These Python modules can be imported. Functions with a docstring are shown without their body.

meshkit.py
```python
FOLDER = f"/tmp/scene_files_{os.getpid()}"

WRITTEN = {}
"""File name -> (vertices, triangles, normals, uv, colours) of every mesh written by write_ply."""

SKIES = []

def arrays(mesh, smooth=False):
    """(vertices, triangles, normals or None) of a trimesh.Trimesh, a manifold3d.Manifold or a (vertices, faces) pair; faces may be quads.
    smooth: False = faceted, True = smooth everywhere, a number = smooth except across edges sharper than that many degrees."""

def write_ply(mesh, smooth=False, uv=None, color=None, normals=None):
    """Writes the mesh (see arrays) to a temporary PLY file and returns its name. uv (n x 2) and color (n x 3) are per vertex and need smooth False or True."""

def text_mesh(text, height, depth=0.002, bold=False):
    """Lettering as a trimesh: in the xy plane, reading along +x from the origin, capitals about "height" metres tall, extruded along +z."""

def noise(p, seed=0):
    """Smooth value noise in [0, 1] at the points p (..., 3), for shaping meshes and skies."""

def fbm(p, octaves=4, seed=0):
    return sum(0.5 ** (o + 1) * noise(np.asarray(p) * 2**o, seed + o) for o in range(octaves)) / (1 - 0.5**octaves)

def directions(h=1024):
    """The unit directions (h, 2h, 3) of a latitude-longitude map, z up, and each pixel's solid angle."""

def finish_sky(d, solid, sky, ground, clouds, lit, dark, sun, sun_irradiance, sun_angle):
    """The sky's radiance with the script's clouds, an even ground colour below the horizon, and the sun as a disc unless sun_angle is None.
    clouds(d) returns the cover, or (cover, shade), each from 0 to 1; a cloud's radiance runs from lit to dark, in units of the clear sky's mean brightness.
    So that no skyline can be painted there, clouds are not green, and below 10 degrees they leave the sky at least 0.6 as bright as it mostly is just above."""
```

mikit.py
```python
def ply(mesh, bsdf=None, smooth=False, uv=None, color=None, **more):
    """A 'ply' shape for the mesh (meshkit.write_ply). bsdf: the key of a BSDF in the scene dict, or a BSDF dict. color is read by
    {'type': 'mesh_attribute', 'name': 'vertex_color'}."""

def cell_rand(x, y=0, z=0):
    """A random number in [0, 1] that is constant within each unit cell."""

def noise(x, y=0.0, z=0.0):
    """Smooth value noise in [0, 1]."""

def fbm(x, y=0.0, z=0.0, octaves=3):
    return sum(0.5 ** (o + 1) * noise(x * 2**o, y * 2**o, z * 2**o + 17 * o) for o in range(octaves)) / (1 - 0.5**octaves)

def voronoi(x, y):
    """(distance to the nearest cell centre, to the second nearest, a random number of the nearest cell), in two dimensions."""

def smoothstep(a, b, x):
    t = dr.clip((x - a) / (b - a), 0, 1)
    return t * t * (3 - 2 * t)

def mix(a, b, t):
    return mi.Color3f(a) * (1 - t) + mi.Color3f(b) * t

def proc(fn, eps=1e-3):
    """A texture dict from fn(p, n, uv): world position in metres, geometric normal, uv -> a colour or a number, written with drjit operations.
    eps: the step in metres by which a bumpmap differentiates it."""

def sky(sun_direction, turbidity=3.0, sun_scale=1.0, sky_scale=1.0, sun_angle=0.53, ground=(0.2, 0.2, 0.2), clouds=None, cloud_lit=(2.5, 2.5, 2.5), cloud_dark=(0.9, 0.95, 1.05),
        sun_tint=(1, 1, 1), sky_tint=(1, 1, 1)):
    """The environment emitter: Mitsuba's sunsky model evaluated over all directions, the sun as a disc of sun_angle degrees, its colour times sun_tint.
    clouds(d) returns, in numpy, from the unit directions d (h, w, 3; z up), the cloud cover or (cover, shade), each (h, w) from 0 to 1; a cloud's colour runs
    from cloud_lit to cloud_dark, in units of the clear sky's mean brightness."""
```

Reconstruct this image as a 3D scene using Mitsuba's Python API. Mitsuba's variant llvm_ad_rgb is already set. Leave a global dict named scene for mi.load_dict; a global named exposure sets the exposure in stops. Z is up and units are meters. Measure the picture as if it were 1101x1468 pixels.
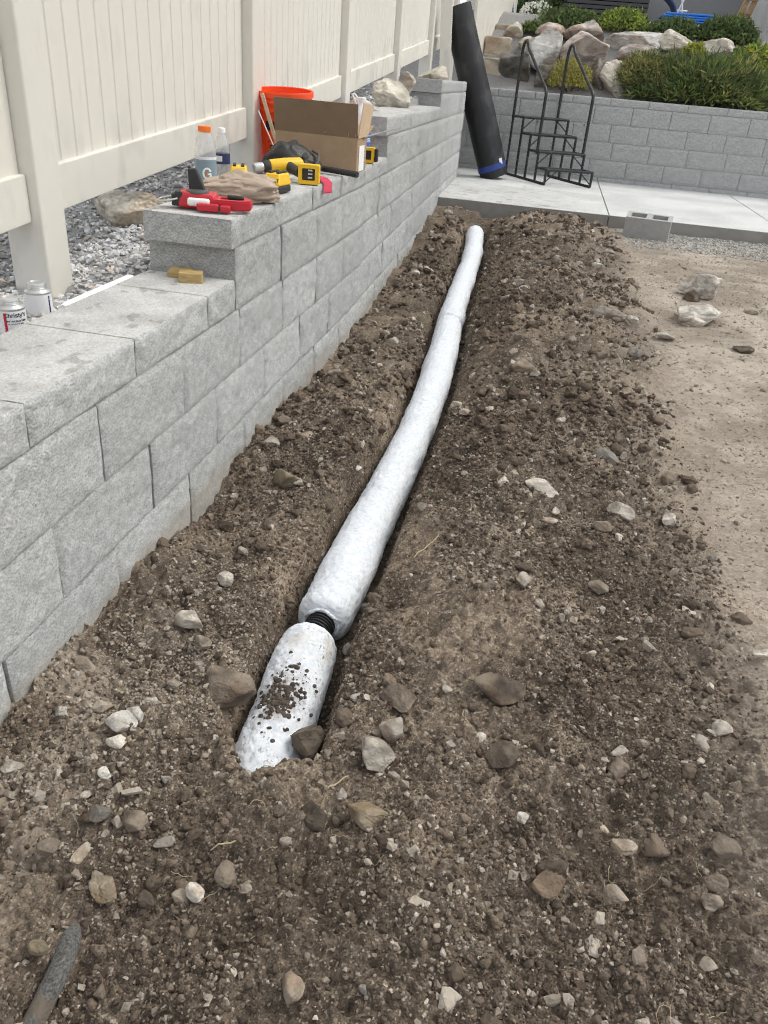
import math
import numpy as np, trimesh, mitsuba as mi, drjit as dr
import manifold3d as m3
from scipy.spatial import cKDTree
from shapely.geometry import Polygon, Point, box as sbox
from shapely import affinity
import mikit, meshkit
from mikit import proc, noise, fbm, voronoi, smoothstep, mix, cell_rand
from meshkit import fbm as nfbm, noise as nnoise

T = mi.ScalarTransform4f
scene, labels = {}, {}
# ------------------------------------------------------------------ camera, light, exposure
yaw, pitch, roll = -0.16157, -0.5142, 0.08642
fw = np.array([math.sin(yaw)*math.cos(pitch), math.cos(yaw)*math.cos(pitch), math.sin(pitch)])
r0 = np.array([math.cos(yaw), -math.sin(yaw), 0.0]); u0 = np.cross(r0, fw)
up = -math.sin(roll)*r0 + math.cos(roll)*u0
eye = np.array([0, 0, 1.267])
scene['camera'] = {'type': 'perspective', 'fov': 2*math.degrees(math.atan(550.5/1110.7)), 'fov_axis': 'x',
                   'near_clip': 0.05, 'far_clip': 900.0,
                   'to_world': T().look_at(origin=eye.tolist(), target=(eye+fw).tolist(), up=up.tolist())}
scene['sky_light'] = mikit.sky((0.62, 0.25, 0.85), turbidity=3, sun_scale=0.30, sun_angle=22, sun_tint=(.87, 1, 1.17), clouds=lambda d: 1.0,
                               cloud_lit=(2.09, 2.17, 2.28))
exposure = 2.42

# ------------------------------------------------------------------ helpers
def key(name):
    """the next free key for this name"""
    used = lambda k: k in scene or k in labels or any(q.startswith(k + '__') for q in scene)
    if not used(name): return name
    i = 1
    while used('%s_%03d' % (name, i)): i += 1
    return '%s_%03d' % (name, i)
_count = {}
def fastkey(name):
    i = _count.get(name, 0); _count[name] = i + 1
    return name if i == 0 else '%s_%03d' % (name, i)
def put(name, mesh, bsdf, smooth=35, parent=None, **kw):
    k = fastkey((parent + '__' if parent else '') + name)
    scene[k] = mesh if isinstance(mesh, dict) else mikit.ply(mesh, 'mat_'+bsdf, smooth=smooth, **kw)
    return k
def thing(name, label, cat, group=None, kind=None):
    k = fastkey(name)
    labels[k] = {'label': label}
    if cat: labels[k]['category'] = cat
    if group: labels[k]['group'] = group
    if kind: labels[k]['kind'] = kind
    return k
def single(name, mesh, bsdf, label, cat, smooth=35, group=None, kind=None, **kw):
    k = thing(name, label, cat, group, kind)
    scene[k] = mesh if isinstance(mesh, dict) else mikit.ply(mesh, 'mat_'+bsdf, smooth=smooth, **kw)
    return k
def struct(name, mesh, bsdf, smooth=False, **kw):
    k = fastkey(name); labels[k] = {'kind': 'structure'}
    scene[k] = mikit.ply(mesh, 'mat_'+bsdf, smooth=smooth, **kw)
    return k
cat_ = trimesh.util.concatenate
def box(x0, x1, y0, y1, z0, z1):
    m = trimesh.creation.box((x1-x0, y1-y0, z1-z0)); m.apply_translation(((x0+x1)/2, (y0+y1)/2, (z0+z1)/2)); return m
def tm(mf):
    m = mf.to_mesh(); return trimesh.Trimesh(m.vert_properties[:, :3], m.tri_verts, process=False)
def rbox(x0, x1, y0, y1, z0, z1, r=.004, n=8):
    """box with rounded edges"""
    s = m3.Manifold.sphere(r, n)
    return tm(m3.Manifold.batch_hull([s.translate((x, y, z)) for x in (x0+r, x1-r) for y in (y0+r, y1-r) for z in (z0+r, z1-r)]))
def tube(pts, r, n=10, cap=True):
    """round bar along a polyline; r a number or one per point"""
    p = np.asarray(pts, float); r = np.broadcast_to(np.asarray(r, float), (len(p),))
    t = np.gradient(p, axis=0); t /= np.linalg.norm(t, axis=1, keepdims=True)
    ref = np.array([0, 0, 1.0]) if abs(t[0][2]) < .9 else np.array([1.0, 0, 0])
    a = np.cross(t[0], ref); a /= np.linalg.norm(a); rings = []
    for i in range(len(p)):
        a = a - t[i]*(a@t[i]); a /= np.linalg.norm(a); b = np.cross(t[i], a)
        th = np.arange(n)*2*np.pi/n
        rings.append(p[i] + r[i]*(np.cos(th)[:, None]*a + np.sin(th)[:, None]*b))
    v = np.vstack(rings); f = []
    for i in range(len(p)-1):
        for j in range(n):
            k = (j+1) % n
            f += [[i*n+j, i*n+k, (i+1)*n+k], [i*n+j, (i+1)*n+k, (i+1)*n+j]]
    if cap:
        v = np.vstack([v, p[0], p[-1]]); c0, c1 = len(v)-2, len(v)-1
        for j in range(n):
            k = (j+1) % n
            f += [[c0, k, j], [c1, (len(p)-1)*n+j, (len(p)-1)*n+k]]
    return trimesh.Trimesh(v, f, process=False)
def lathe(prof, n=40):
    return trimesh.creation.revolve(np.asarray(prof, float), sections=n)
def M(mesh, pos=(0, 0, 0), rz=0, rx=0, ry=0, s=None):
    m = mesh.copy()
    if s is not None: m.apply_scale(s)
    for a, ax in ((rx, (1, 0, 0)), (ry, (0, 1, 0)), (rz, (0, 0, 1))):
        if a: m.apply_transform(trimesh.transformations.rotation_matrix(math.radians(a), ax))
    m.apply_translation(pos); return m
def prism(poly, h):
    return trimesh.creation.extrude_polygon(poly, h, engine='earcut')
def smooth_poly(pts, r=.004):
    return Polygon(pts).buffer(-r).buffer(2*r).buffer(-r)
ICO = {k: trimesh.creation.icosphere(subdivisions=k) for k in range(5)}
def rock_mesh(seed, size=(1, 1, 1), sub=3, planes=16, rough=.05, sharp=18, spread=.45):
    """angular stone: a sphere cut by random planes, slightly rounded, then roughened"""
    rg = np.random.default_rng(seed)
    u = ICO[sub].vertices
    n = rg.normal(size=(planes, 3)); n /= np.linalg.norm(n, axis=1, keepdims=True)
    d = 1 - spread*rg.random(planes)
    c = u@n.T
    r = np.where(c > .05, d/np.maximum(c, .05), 9.0); r = np.minimum(r, 1.25)
    rr = -np.log(np.exp(-sharp*r).sum(1))/sharp
    rr = rr*(1 + rough*(nfbm(u*2.3+seed*7.1, 4, seed)-.5)*2 + rough*.5*(nfbm(u*7+seed*3.3, 2, seed+5)-.5))
    v = u*rr[:, None]
    v = v/np.abs(v).max(0)*np.asarray(size)
    return trimesh.Trimesh(v, ICO[sub].faces, process=False)
def rnd_rot(rg, tilt=1.0):
    a = trimesh.transformations.random_rotation_matrix(rg.random(3))
    return a[:3, :3]
def scatter_mesh(protos, pos, size, rg, col=None, squash=.75, tilt=True):
    """one mesh of many small pieces (stuff): prototype shapes turned, scaled and set at pos"""
    V, F, CC, off = [], [], [], 0
    which = rg.integers(0, len(protos), len(pos))
    for w in range(len(protos)):
        idx = np.nonzero(which == w)[0]
        if not len(idx): continue
        v, f = np.asarray(protos[w].vertices), np.asarray(protos[w].faces)
        q = rg.normal(size=(len(idx), 4)); q /= np.linalg.norm(q, axis=1, keepdims=True)
        a, b, c, d = q.T
        R = np.stack([np.stack([1-2*(c*c+d*d), 2*(b*c-a*d), 2*(b*d+a*c)], -1), np.stack([2*(b*c+a*d), 1-2*(b*b+d*d), 2*(c*d-a*b)], -1), np.stack([2*(b*d-a*c), 2*(c*d+a*b), 1-2*(b*b+c*c)], -1)], 1)
        vv = np.einsum('kij,nj->kni', R, v)
        vv[..., 2] *= squash
        vv = vv*size[idx][:, None, None] + pos[idx][:, None, :]
        V.append(vv.reshape(-1, 3)); F.append((f[None]+(np.arange(len(idx))*len(v))[:, None, None]).reshape(-1, 3)+off); off += len(idx)*len(v)
        if col is not None: CC.append(np.repeat(col[idx], len(v), 0))
    return trimesh.Trimesh(np.vstack(V), np.vstack(F), process=False), (np.vstack(CC) if col is not None else None)

# ------------------------------------------------------------------ materials
def mat(name, color, rough=.6, bump=None, bscale=1.0, eps=1e-3, two=True, **kw):
    """color: rgb or fn(p,n,uv)"""
    c = proc(color) if callable(color) else {'type': 'rgb', 'value': list(color)}
    b = {'type': 'principled', 'base_color': c, 'roughness': proc(rough) if callable(rough) else rough, **kw}
    if bump is not None:
        b = {'type': 'bumpmap', 'nested': b, 'tex': proc(bump, eps=eps), 'scale': bscale}
    scene['mat_'+name] = {'type': 'twosided', 'nested': b} if two else b
    return name
C3 = mi.Color3f

def ground_color(p, n, uv):
    w = fbm(p.x*2.2, p.y*2.2, 0., 2)
    mid = fbm(p.x*9, p.y*9, p.z*9, 3)
    e = .68 + .20*(w-.5) + .30*(mid-.5) + .08*(noise(p.x*60, p.y*60, 4.)-.5)
    tan = .45*smoothstep(e-.30, e+.02, p.x)+.55*smoothstep(e-.05, e+.10, p.x)
    fine = fbm(p.x*75, p.y*75, p.z*75, 3)
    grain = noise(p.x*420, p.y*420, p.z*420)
    damp = smoothstep(.40, .62, fbm(p.x*2.6+31, p.y*2.6, 5., 2))
    spoil = mix((.118, .090, .067), (.345, .273, .208), smoothstep(.25, .75, mid*.5+fine*.5))
    spoil = spoil*(1 - .38*damp)*(.40+.98*grain)  # strong grain contrast also paints the shade of gaps between crumbs
    dry = smoothstep(-.58, -.78, p.x + .16*(mid-.5))*smoothstep(1.75, 1.2, p.y)*smoothstep(.40, .6, mid)
    spoil = mix(spoil, (.34, .285, .23), dry*.65)
    dusty = smoothstep(.38, .64, fbm(p.x*3.3+11, p.y*3.3, 8., 3))*smoothstep(-.2, .55, p.x)*smoothstep(1.0, 2.4, p.y)
    spoil = mix(spoil, C3(.31, .255, .20)*(.5+.85*grain), dusty*.55)
    spoil = mix(spoil, (.46, .40, .33), smoothstep(.70, .84, noise(p.x*190+7, p.y*190, p.z*190))*.6)
    tn = mix((.285, .24, .195), (.45, .39, .325), smoothstep(.3, .7, .5*w+.5*mid))
    tn = tn*(.70 + .38*fine+.24*grain)
    far = smoothstep(6.9, 7.7, p.y)*smoothstep(.5, .9, p.x)
    tn = mix(tn, (.42, .40, .37)*(.7+.6*grain) if False else C3(.42, .40, .37)*(.7+.6*grain), far*.8)
    return mix(spoil, tn, tan)
def ground_bump(p, n, uv):
    return .5*fbm(p.x*120, p.y*120, p.z*120, 2) + .5*dr.abs(noise(p.x*330, p.y*330, p.z*330)-.5)
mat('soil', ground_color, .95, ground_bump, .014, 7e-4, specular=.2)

def vcol_mat(name, rough=.9, bump=None, bscale=.002, eps=6e-4):
    b = {'type': 'principled', 'base_color': {'type': 'mesh_attribute', 'name': 'vertex_color'}, 'roughness': rough, 'specular': .2}
    if bump: b = {'type': 'bumpmap', 'nested': b, 'tex': proc(bump, eps=eps), 'scale': bscale}
    scene['mat_'+name] = {'type': 'twosided', 'nested': b}
vcol_mat('clod', .95, lambda p, n, uv: .6*fbm(p.x*140, p.y*140, p.z*140, 2)+.4*dr.abs(noise(p.x*420, p.y*420, p.z*420)-.5), .014)
vcol_mat('tinted', .75)

# one material for every stone: uv.x says which kind of rock the piece is, uv.y its own tone
PAL = [((.41, .365, .31), (.58, .53, .46)), ((.50, .465, .41), (.65, .615, .56)), ((.235, .195, .155), (.345, .295, .24)), ((.19, .178, .16), (.31, .285, .255)),
       ((.10, .080, .063), (.24, .195, .152)), ((.28, .225, .15), (.42, .355, .265)), ((.38, .32, .285), (.58, .52, .475)), ((.42, .41, .39), (.66, .64, .605)),
       ((.46, .415, .345), (.63, .585, .505)), ((.085, .083, .078), (.20, .19, .175)), ((.46, .40, .32), (.60, .535, .44))]
DIRT = [.42, .3, .65, .6, .3, .55, .12, .08, .12, 0, .1]
KIND = {k: i for i, k in enumerate(['stone_pale', 'stone_white', 'stone_tan', 'stone_grey', 'stone_brown', 'stone_ochre', 'boulder_pink', 'boulder_white', 'boulder_cream', 'boulder_dark', 'slab_stone'])}
KIND['bed_rock'] = 8
def stone_color(p, n, uv):
    big = uv.x > 5.5
    sc = dr.select(big, .35, 1.0)
    q = smoothstep(.28, .72, fbm(p.x*24*sc, p.y*24*sc, p.z*24*sc, 3))
    s = noise(p.x*330*sc, p.y*330*sc, p.z*330*sc)
    lo, hi, dirt = C3(0.), C3(0.), mi.Float(0.)
    for i, (a, b) in enumerate(PAL):
        hit = dr.abs(uv.x-i) < .5
        lo = dr.select(hit, C3(*a), lo); hi = dr.select(hit, C3(*b), hi); dirt = dr.select(hit, DIRT[i], dirt)
    v = mix(lo, hi, q)*(.82+.36*s)*(.8+.4*uv.y)
    vein = smoothstep(.07, .0, dr.abs(fbm(p.x*8*sc+5, p.y*8*sc, p.z*13*sc, 3)-.5))
    v = v*(1-.35*vein)
    v = mix(v, v*C3(.72, .60, .50), .7*smoothstep(.52, .70, fbm(p.x*13*sc+3, p.y*13*sc+9, p.z*13*sc, 3)))
    return mix(v, (.15, .12, .095), dirt*smoothstep(.44, .66, fbm(p.x*34*sc+7, p.y*34*sc+2, p.z*34*sc, 3)))
def stone_bump(p, n, uv):
    k = dr.select(uv.x > 5.5, .22, 1.0)
    return (.6*fbm(p.x*70*k, p.y*70*k, p.z*70*k, 3)+.4*noise(p.x*330*k, p.y*330*k, p.z*330*k))*dr.select(uv.x > 5.5, 4., 1.)
mat('stone', stone_color, .88, stone_bump, .010, 8e-4, specular=.2)
def stone_ply(mesh, kind, tone=.5, smooth=True):
    t = np.tile([KIND[kind]*1.0, tone], (len(mesh.vertices), 1))
    return mikit.ply(mesh, 'mat_stone', smooth=smooth, uv=t)
vcol_mat('gravel', .85, lambda p, n, uv: fbm(p.x*240, p.y*240, p.z*240, 2), .003)
mat('gravel_bed_fill', lambda p, n, uv: mix((.16, .155, .15), (.30, .29, .285), fbm(p.x*60, p.y*60, p.z*60, 3)), .95)

def block_tone(p):
    k = dr.floor((p.z+.05)/.2)
    odd = k-2*dr.floor(k/2)
    c = dr.floor((p.y-1.07-.23*odd)/.457)
    return dr.select(p.y > 10.9, .5, cell_rand(c, k, 3.))
def concrete_block(name, top=False):
    def col(p, n, uv):
        a = fbm(p.x*52, p.y*52, p.z*52, 2); s = noise(p.x*230, p.y*230, p.z*230); s2 = noise(p.x*560+3, p.y*560, p.z*560)
        v = mix((.395, .40, .395), (.47, .475, .47), smoothstep(.3, .7, a))*(.50+.58*s+.44*s2)
        v = v*(.90+.18*block_tone(p))
        v = mix(v, (.60, .60, .59), smoothstep(.78, .90, noise(p.x*180+9, p.y*180, p.z*180))*.55)
        # soil splashed on just above the dug ground
        v = mix(v, (.34, .30, .24), .5*smoothstep(.07, .0, p.z-.07*fbm(p.y*7, p.x*7, 1., 2)-.03*smoothstep(3.5, 8., p.y)))
        if top:
            d = smoothstep(.72, .93, n.z)
            t = mix((.40, .395, .385), (.50, .495, .48), smoothstep(.25, .75, fbm(p.x*9, p.y*9, 1., 3)))*(.72+.34*s+.24*s2)
            t = t*(1-.30*smoothstep(.66, .78, fbm(p.x*23+4, p.y*17, 6., 3)))
            v = mix(v*.94, t, d)
        return v
    def bmp(p, n, uv):
        return .55*fbm(p.x*150, p.y*150, p.z*150, 2)+.45*noise(p.x*390, p.y*390, p.z*390)
    mat(name, col, .92, bmp, .010 if not top else .007, 7e-4, specular=.2)
concrete_block('block'); concrete_block('cap', True)
mat('smooth_concrete', lambda p, n, uv: mix((.30, .30, .295), (.40, .40, .39), fbm(p.x*30, p.y*30, p.z*30, 3))*(.84+.32*noise(p.x*420, p.y*420, p.z*420)), .92,
    lambda p, n, uv: noise(p.x*330, p.y*330, p.z*330), .003, 6e-4)
def slab_col(p, n, uv):
    a = fbm(p.x*2.5, p.y*2.5, p.z*2.5, 4)
    top = mix((.40, .402, .395), (.50, .50, .49), smoothstep(.25, .75, a))*(.92+.16*noise(p.x*160, p.y*160, p.z*160))
    soil = smoothstep(.60, .73, fbm(p.x*11, p.y*26, 2., 4))*smoothstep(.9, -.2, p.x)*smoothstep(10.2, 9.2, p.y)
    top = mix(top, (.24, .20, .165), soil*.65)
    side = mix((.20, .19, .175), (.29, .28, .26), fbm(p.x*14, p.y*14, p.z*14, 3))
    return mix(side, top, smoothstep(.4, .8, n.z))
mat('slab_concrete', slab_col, .9, lambda p, n, uv: noise(p.x*180, p.y*900, p.z*180), .0015, 8e-4)
mat('vinyl', lambda p, n, uv: mix((.63, .606, .546), (.665, .642, .584), fbm(p.x*3, p.y*3, p.z*1.2, 2)) * (1-.16*smoothstep(.54, .74, fbm(p.x*9, p.y*9, p.z*4, 3))*smoothstep(.42, .02, p.z-.52-.10*p.y)) * (1-.05*smoothstep(.60, .8, fbm(p.x*24, p.y*24, p.z*7, 3))) , .42, specular=.4)
def sleeve_col(p, n, uv):
    d1 = .7*noise(p.x*125, p.y*125, p.z*125)+.3*noise(p.x*250, p.y*250, p.z*250)
    v = mix((.62, .655, .71), (.71, .735, .775), smoothstep(.30, .58, d1))
    return v*(1-.16*smoothstep(.72, .85, noise(p.x*260+8, p.y*260, p.z*260)))
def sleeve_dirty(p, n, uv):
    v = sleeve_col(p, n, uv)
    d = smoothstep(.50, .70, fbm(p.x*24+4, p.y*24, p.z*24, 4))*smoothstep(1.38, 1.56, p.y)
    v = mix(v, (.47, .42, .35), .62*d)
    g = dr.exp(-dr.square((p.y-1.30)/.085)-dr.square((p.x+.417)/.042))*smoothstep(.30, .62, fbm(p.x*45+1, p.y*45, p.z*45, 3))
    v = mix(v, (.20, .16, .125), .8*dr.minimum(g*1.5, 1.))
    s = smoothstep(.66, .76, fbm(p.x*150, p.y*150, p.z*150, 2))*smoothstep(.42, .62, fbm(p.x*17+2, p.y*17, p.z*17, 3))
    return mix(v, (.15, .115, .085), .7*s)
bs = lambda p, n, uv: .55*noise(p.x*95, p.y*95, p.z*95)+.3*noise(p.x*190, p.y*190, p.z*190)+.15*noise(p.x*600, p.y*600, p.z*600)
mat('sleeve', sleeve_col, .62, bs, .007, 8e-4, specular=.35)
mat('sleeve_soiled', sleeve_dirty, .7, bs, .007, 8e-4, specular=.3)
mat('black_plastic', (.018, .018, .02), .4)
mat('black_metal', lambda p, n, uv: mix((.014, .014, .015), (.05, .047, .043), smoothstep(.55, .75, fbm(p.x*40, p.y*40, p.z*40, 3))), .42, specular=.5)
def roll_col(p, n, uv):
    v = mix((.006, .0065, .008), (.013, .0135, .0155), fbm(p.x*6, p.y*6, p.z*6, 3))
    d = smoothstep(.50, .70, fbm(p.x*7+3, p.y*7, p.z*4.5, 4))
    return mix(v, (.055, .055, .058), d*.45)
mat('rubber_roll', roll_col, lambda p, n, uv: .36+.3*fbm(p.x*7, p.y*7, p.z*4, 3), lambda p, n, uv: fbm(p.x*16, p.y*16, p.z*5, 3), .012, 2e-3, specular=.5)
mat('blue_tape', (.02, .05, .24), .55)
mat('white_plain', (.78, .78, .77), .45)
mat('pvc', (.80, .80, .79), .28)
mat('orange_bucket', (.84, .075, .010), .38, specular=.5)
def card(name, a, b):
    mat(name, lambda p, n, uv: mix(a, b, fbm(p.x*18, p.y*18, p.z*18, 3))*(.94+.12*noise(p.x*70, p.y*70, p.z*600)), .85, lambda p, n, uv: noise(p.x*260, p.y*260, p.z*30), .0008, 6e-4)
card('cardboard', (.30, .205, .125), (.38, .27, .175)); card('cardboard_dark', (.17, .115, .072), (.21, .145, .092)); card('cardboard_pale', (.50, .37, .24), (.58, .44, .30))
mat('red_plastic', (.46, .016, .03), .36)
mat('dark_plastic', (.022, .022, .023), .5)
mat('grey_plastic', (.075, .073, .07), .5)
mat('yellow_plastic', (.76, .46, .016), .4)
mat('steel', (.62, .61, .59), .3, metallic=.9)
mat('tin', (.56, .56, .55), .34, metallic=.75)
def wood(name, a, b):
    mat(name, lambda p, n, uv: mix(a, b, noise(p.x*18, p.y*150, p.z*230))*(.9+.2*noise(p.x*60, p.y*60, p.z*500)), .8, lambda p, n, uv: noise(p.x*30, p.y*200, p.z*320), .001, 5e-4)
wood('treated_wood', (.30, .20, .075), (.46, .34, .16)); wood('pale_wood', (.50, .38, .25), (.62, .50, .36)); wood('brown_wood', (.30, .19, .10), (.42, .29, .17))
mat('paper_bag', lambda p, n, uv: mix((.33, .255, .195), (.44, .355, .285), fbm(p.x*40, p.y*40, p.z*40, 3)), .75, lambda p, n, uv: fbm(p.x*120, p.y*120, p.z*120, 3), .004, 8e-4)
mat('pink_strap', (.55, .04, .09), .7)
scene['mat_clear_plastic'] = {'type': 'blendbsdf', 'weight': .22, 'a': {'type': 'thindielectric', 'int_ior': 1.5},
    'b': {'type': 'principledthin', 'base_color': {'type': 'rgb', 'value': [.75, .78, .80]}, 'roughness': .25, 'diff_trans': 1.0}}
mat('blue_label', (.20, .27, .31), .35)
mat('orange_plastic', (.85, .20, .03), .4)
mat('ink', (.012, .012, .014), .5)
mat('ink_red', (.45, .015, .04), .5)
mat('ink_blue', (.03, .13, .50), .45)
mat('ink_dark_blue', (.02, .03, .10), .45)
mat('white_label', (.68, .68, .70), .5)
mat('translucent_white', (.74, .75, .76), .35)
mat('grey_fabric', lambda p, n, uv: mix(mix((.04, .039, .037), (.17, .165, .155), noise(p.x*420, p.y*420, p.z*420)), (.13, .104, .082), .9*smoothstep(.36, .55, fbm(p.x*20, p.y*20, p.z*20, 3))), .95,
    lambda p, n, uv: noise(p.x*380, p.y*380, p.z*380), .003, 6e-4)
mat('straw', (.42, .34, .22), .8)
mat('siding', lambda p, n, uv: mix((.42, .42, .40), (.48, .475, .455), fbm(p.x*3, p.y*3, p.z*3, 2)), .7)
mat('blue_tarp', (.02, .17, .62), .45)
mat('navy', (.012, .05, .17), .5)
mat('dark_grey', (.05, .05, .055), .6)
mat('mid_grey', (.22, .225, .23), .7)
def leafmat(name, a, b, trans=.25):
    f = proc(lambda p, n, uv: mix(a, b, noise(p.x*23, p.y*23, p.z*23)*.6+.4*noise(p.x*90, p.y*90, p.z*90)))
    scene['mat_'+name] = {'type': 'principledthin', 'base_color': f, 'roughness': .55, 'diff_trans': trans*2}
leafmat('leaf_dark', (.045, .075, .035), (.16, .205, .10)); leafmat('leaf_olive', (.24, .24, .09), (.42, .39, .17))
leafmat('leaf_mid', (.09, .14, .045), (.24, .30, .10)); leafmat('leaf_bright', (.19, .28, .05), (.44, .50, .11))
leafmat('leaf_yellow', (.34, .33, .05), (.50, .46, .10)); leafmat('petal', (.75, .76, .70), (.85, .85, .80))
mat('bark', (.10, .07, .05), .9)
# ------------------------------------------------------------------ the dug yard
PX = np.array([1.0, 1.2, 1.6, 1.75, 2.1, 2.4, 2.8, 3.2, 3.6, 4.1, 4.6, 5.1, 5.7, 6.3, 6.9, 7.4])
PC = np.array([-.40, -.404, -.432, -.418, -.415, -.405, -.392, -.385, -.397, -.415, -.452, -.474, -.492, -.51, -.545, -.60])
def axz(y): return -.09 + .0255*np.maximum(y-2, 0)
def sst(a, b, x):
    t = np.clip((x-a)/(b-a), 0, 1); return t*t*(3-2*t)
def base(x, y):
    """the yard's large form: strip by the wall, trench, spoil heap, trodden ground"""
    x = np.asarray(x, float); y = np.asarray(y, float)
    xc = np.interp(y, PX, PC)
    wob = .05*(nnoise(np.stack([x*0+3, y*5, y*0], -1), 3)-.5)
    zl = np.interp(y, [0, .6, 1.1, 1.35, 2, 2.5, 3.4, 4, 5.4, 6.7, 7.9, 9], [-.02, 0, .02, 0, -.012, .03, .015, .03, .04, .10, .19, .19])
    zr = .085 + .006*y + .030*sst(6.2, 7.9, y)
    crest = np.interp(y, [0, 1.0, 1.5, 2.5, 4, 5.5, 7.3, 7.8, 8.0], [.05, .065, .095, .135, .185, .235, .285, .235, .175])
    zt = zl*.6 + .02
    rise = sst(xc+.09, xc+.40, x); w = sst(.12, .66, x)
    right = zt*(1-rise) + rise*(crest*(1-w) + zr*w)
    left = zl + .022*np.exp(-((x-xc+.23)/.085)**2) - .012*sst(-.9, xc-.1, x)
    fg = 1-sst(.98, 1.16, y)
    s0 = sst(xc-.25, xc+.3, x)
    z = np.where(x < xc, left, right)*(1-fg) + (left*(1-s0)+right*s0)*fg
    ye = np.interp(x, [-.56, -.49, -.415, -.385, -.33, -.2], [1.22, 1.165, 1.05, 1.035, 1.085, 1.12]) + wob*.6
    tr = (1-sst(.080, .145, np.abs(x-xc-.002+wob*.5)-wob*.4))*sst(ye-.03, ye+.045, y)*(1-sst(7.45, 7.65, y))
    z = z*(1-tr) + (axz(y)-.066)*tr
    z = z + .030*np.exp(-((x+.42)/.2)**2-((y-ye+.07)/.06)**2)
    z = z - .10*sst(8.2, 8.8, y)
    return z
def spoil(x, y):
    e = .64 + .16*(nfbm(np.stack([x*1.7+9, y*1.7, y*0+3], -1), 3)-.5)
    return (1-sst(-.06, .10, x-e))*(1-sst(7.75, 8.0, y))
rg = np.random.default_rng(11)
def clod_field(x, y, spacing, rmax, seed, region):
    """round lumps pressed into the soil: height of the nearest spheres"""
    g = np.random.default_rng(seed)
    x0, x1, y0, y1 = region
    n = int((x1-x0)*(y1-y0)/spacing**2)
    c = np.stack([g.uniform(x0, x1, n), g.uniform(y0, y1, n)], 1); r = rmax*(.35+.65*g.random(n)**1.6)
    d, i = cKDTree(c).query(np.stack([x, y], 1), k=4, distance_upper_bound=rmax*1.1)
    ok = np.isfinite(d); rr = r[np.minimum(i, n-1)]
    return np.where(ok, np.sqrt(np.maximum(rr**2-d**2, 0))*.75, 0).max(1)
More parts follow.
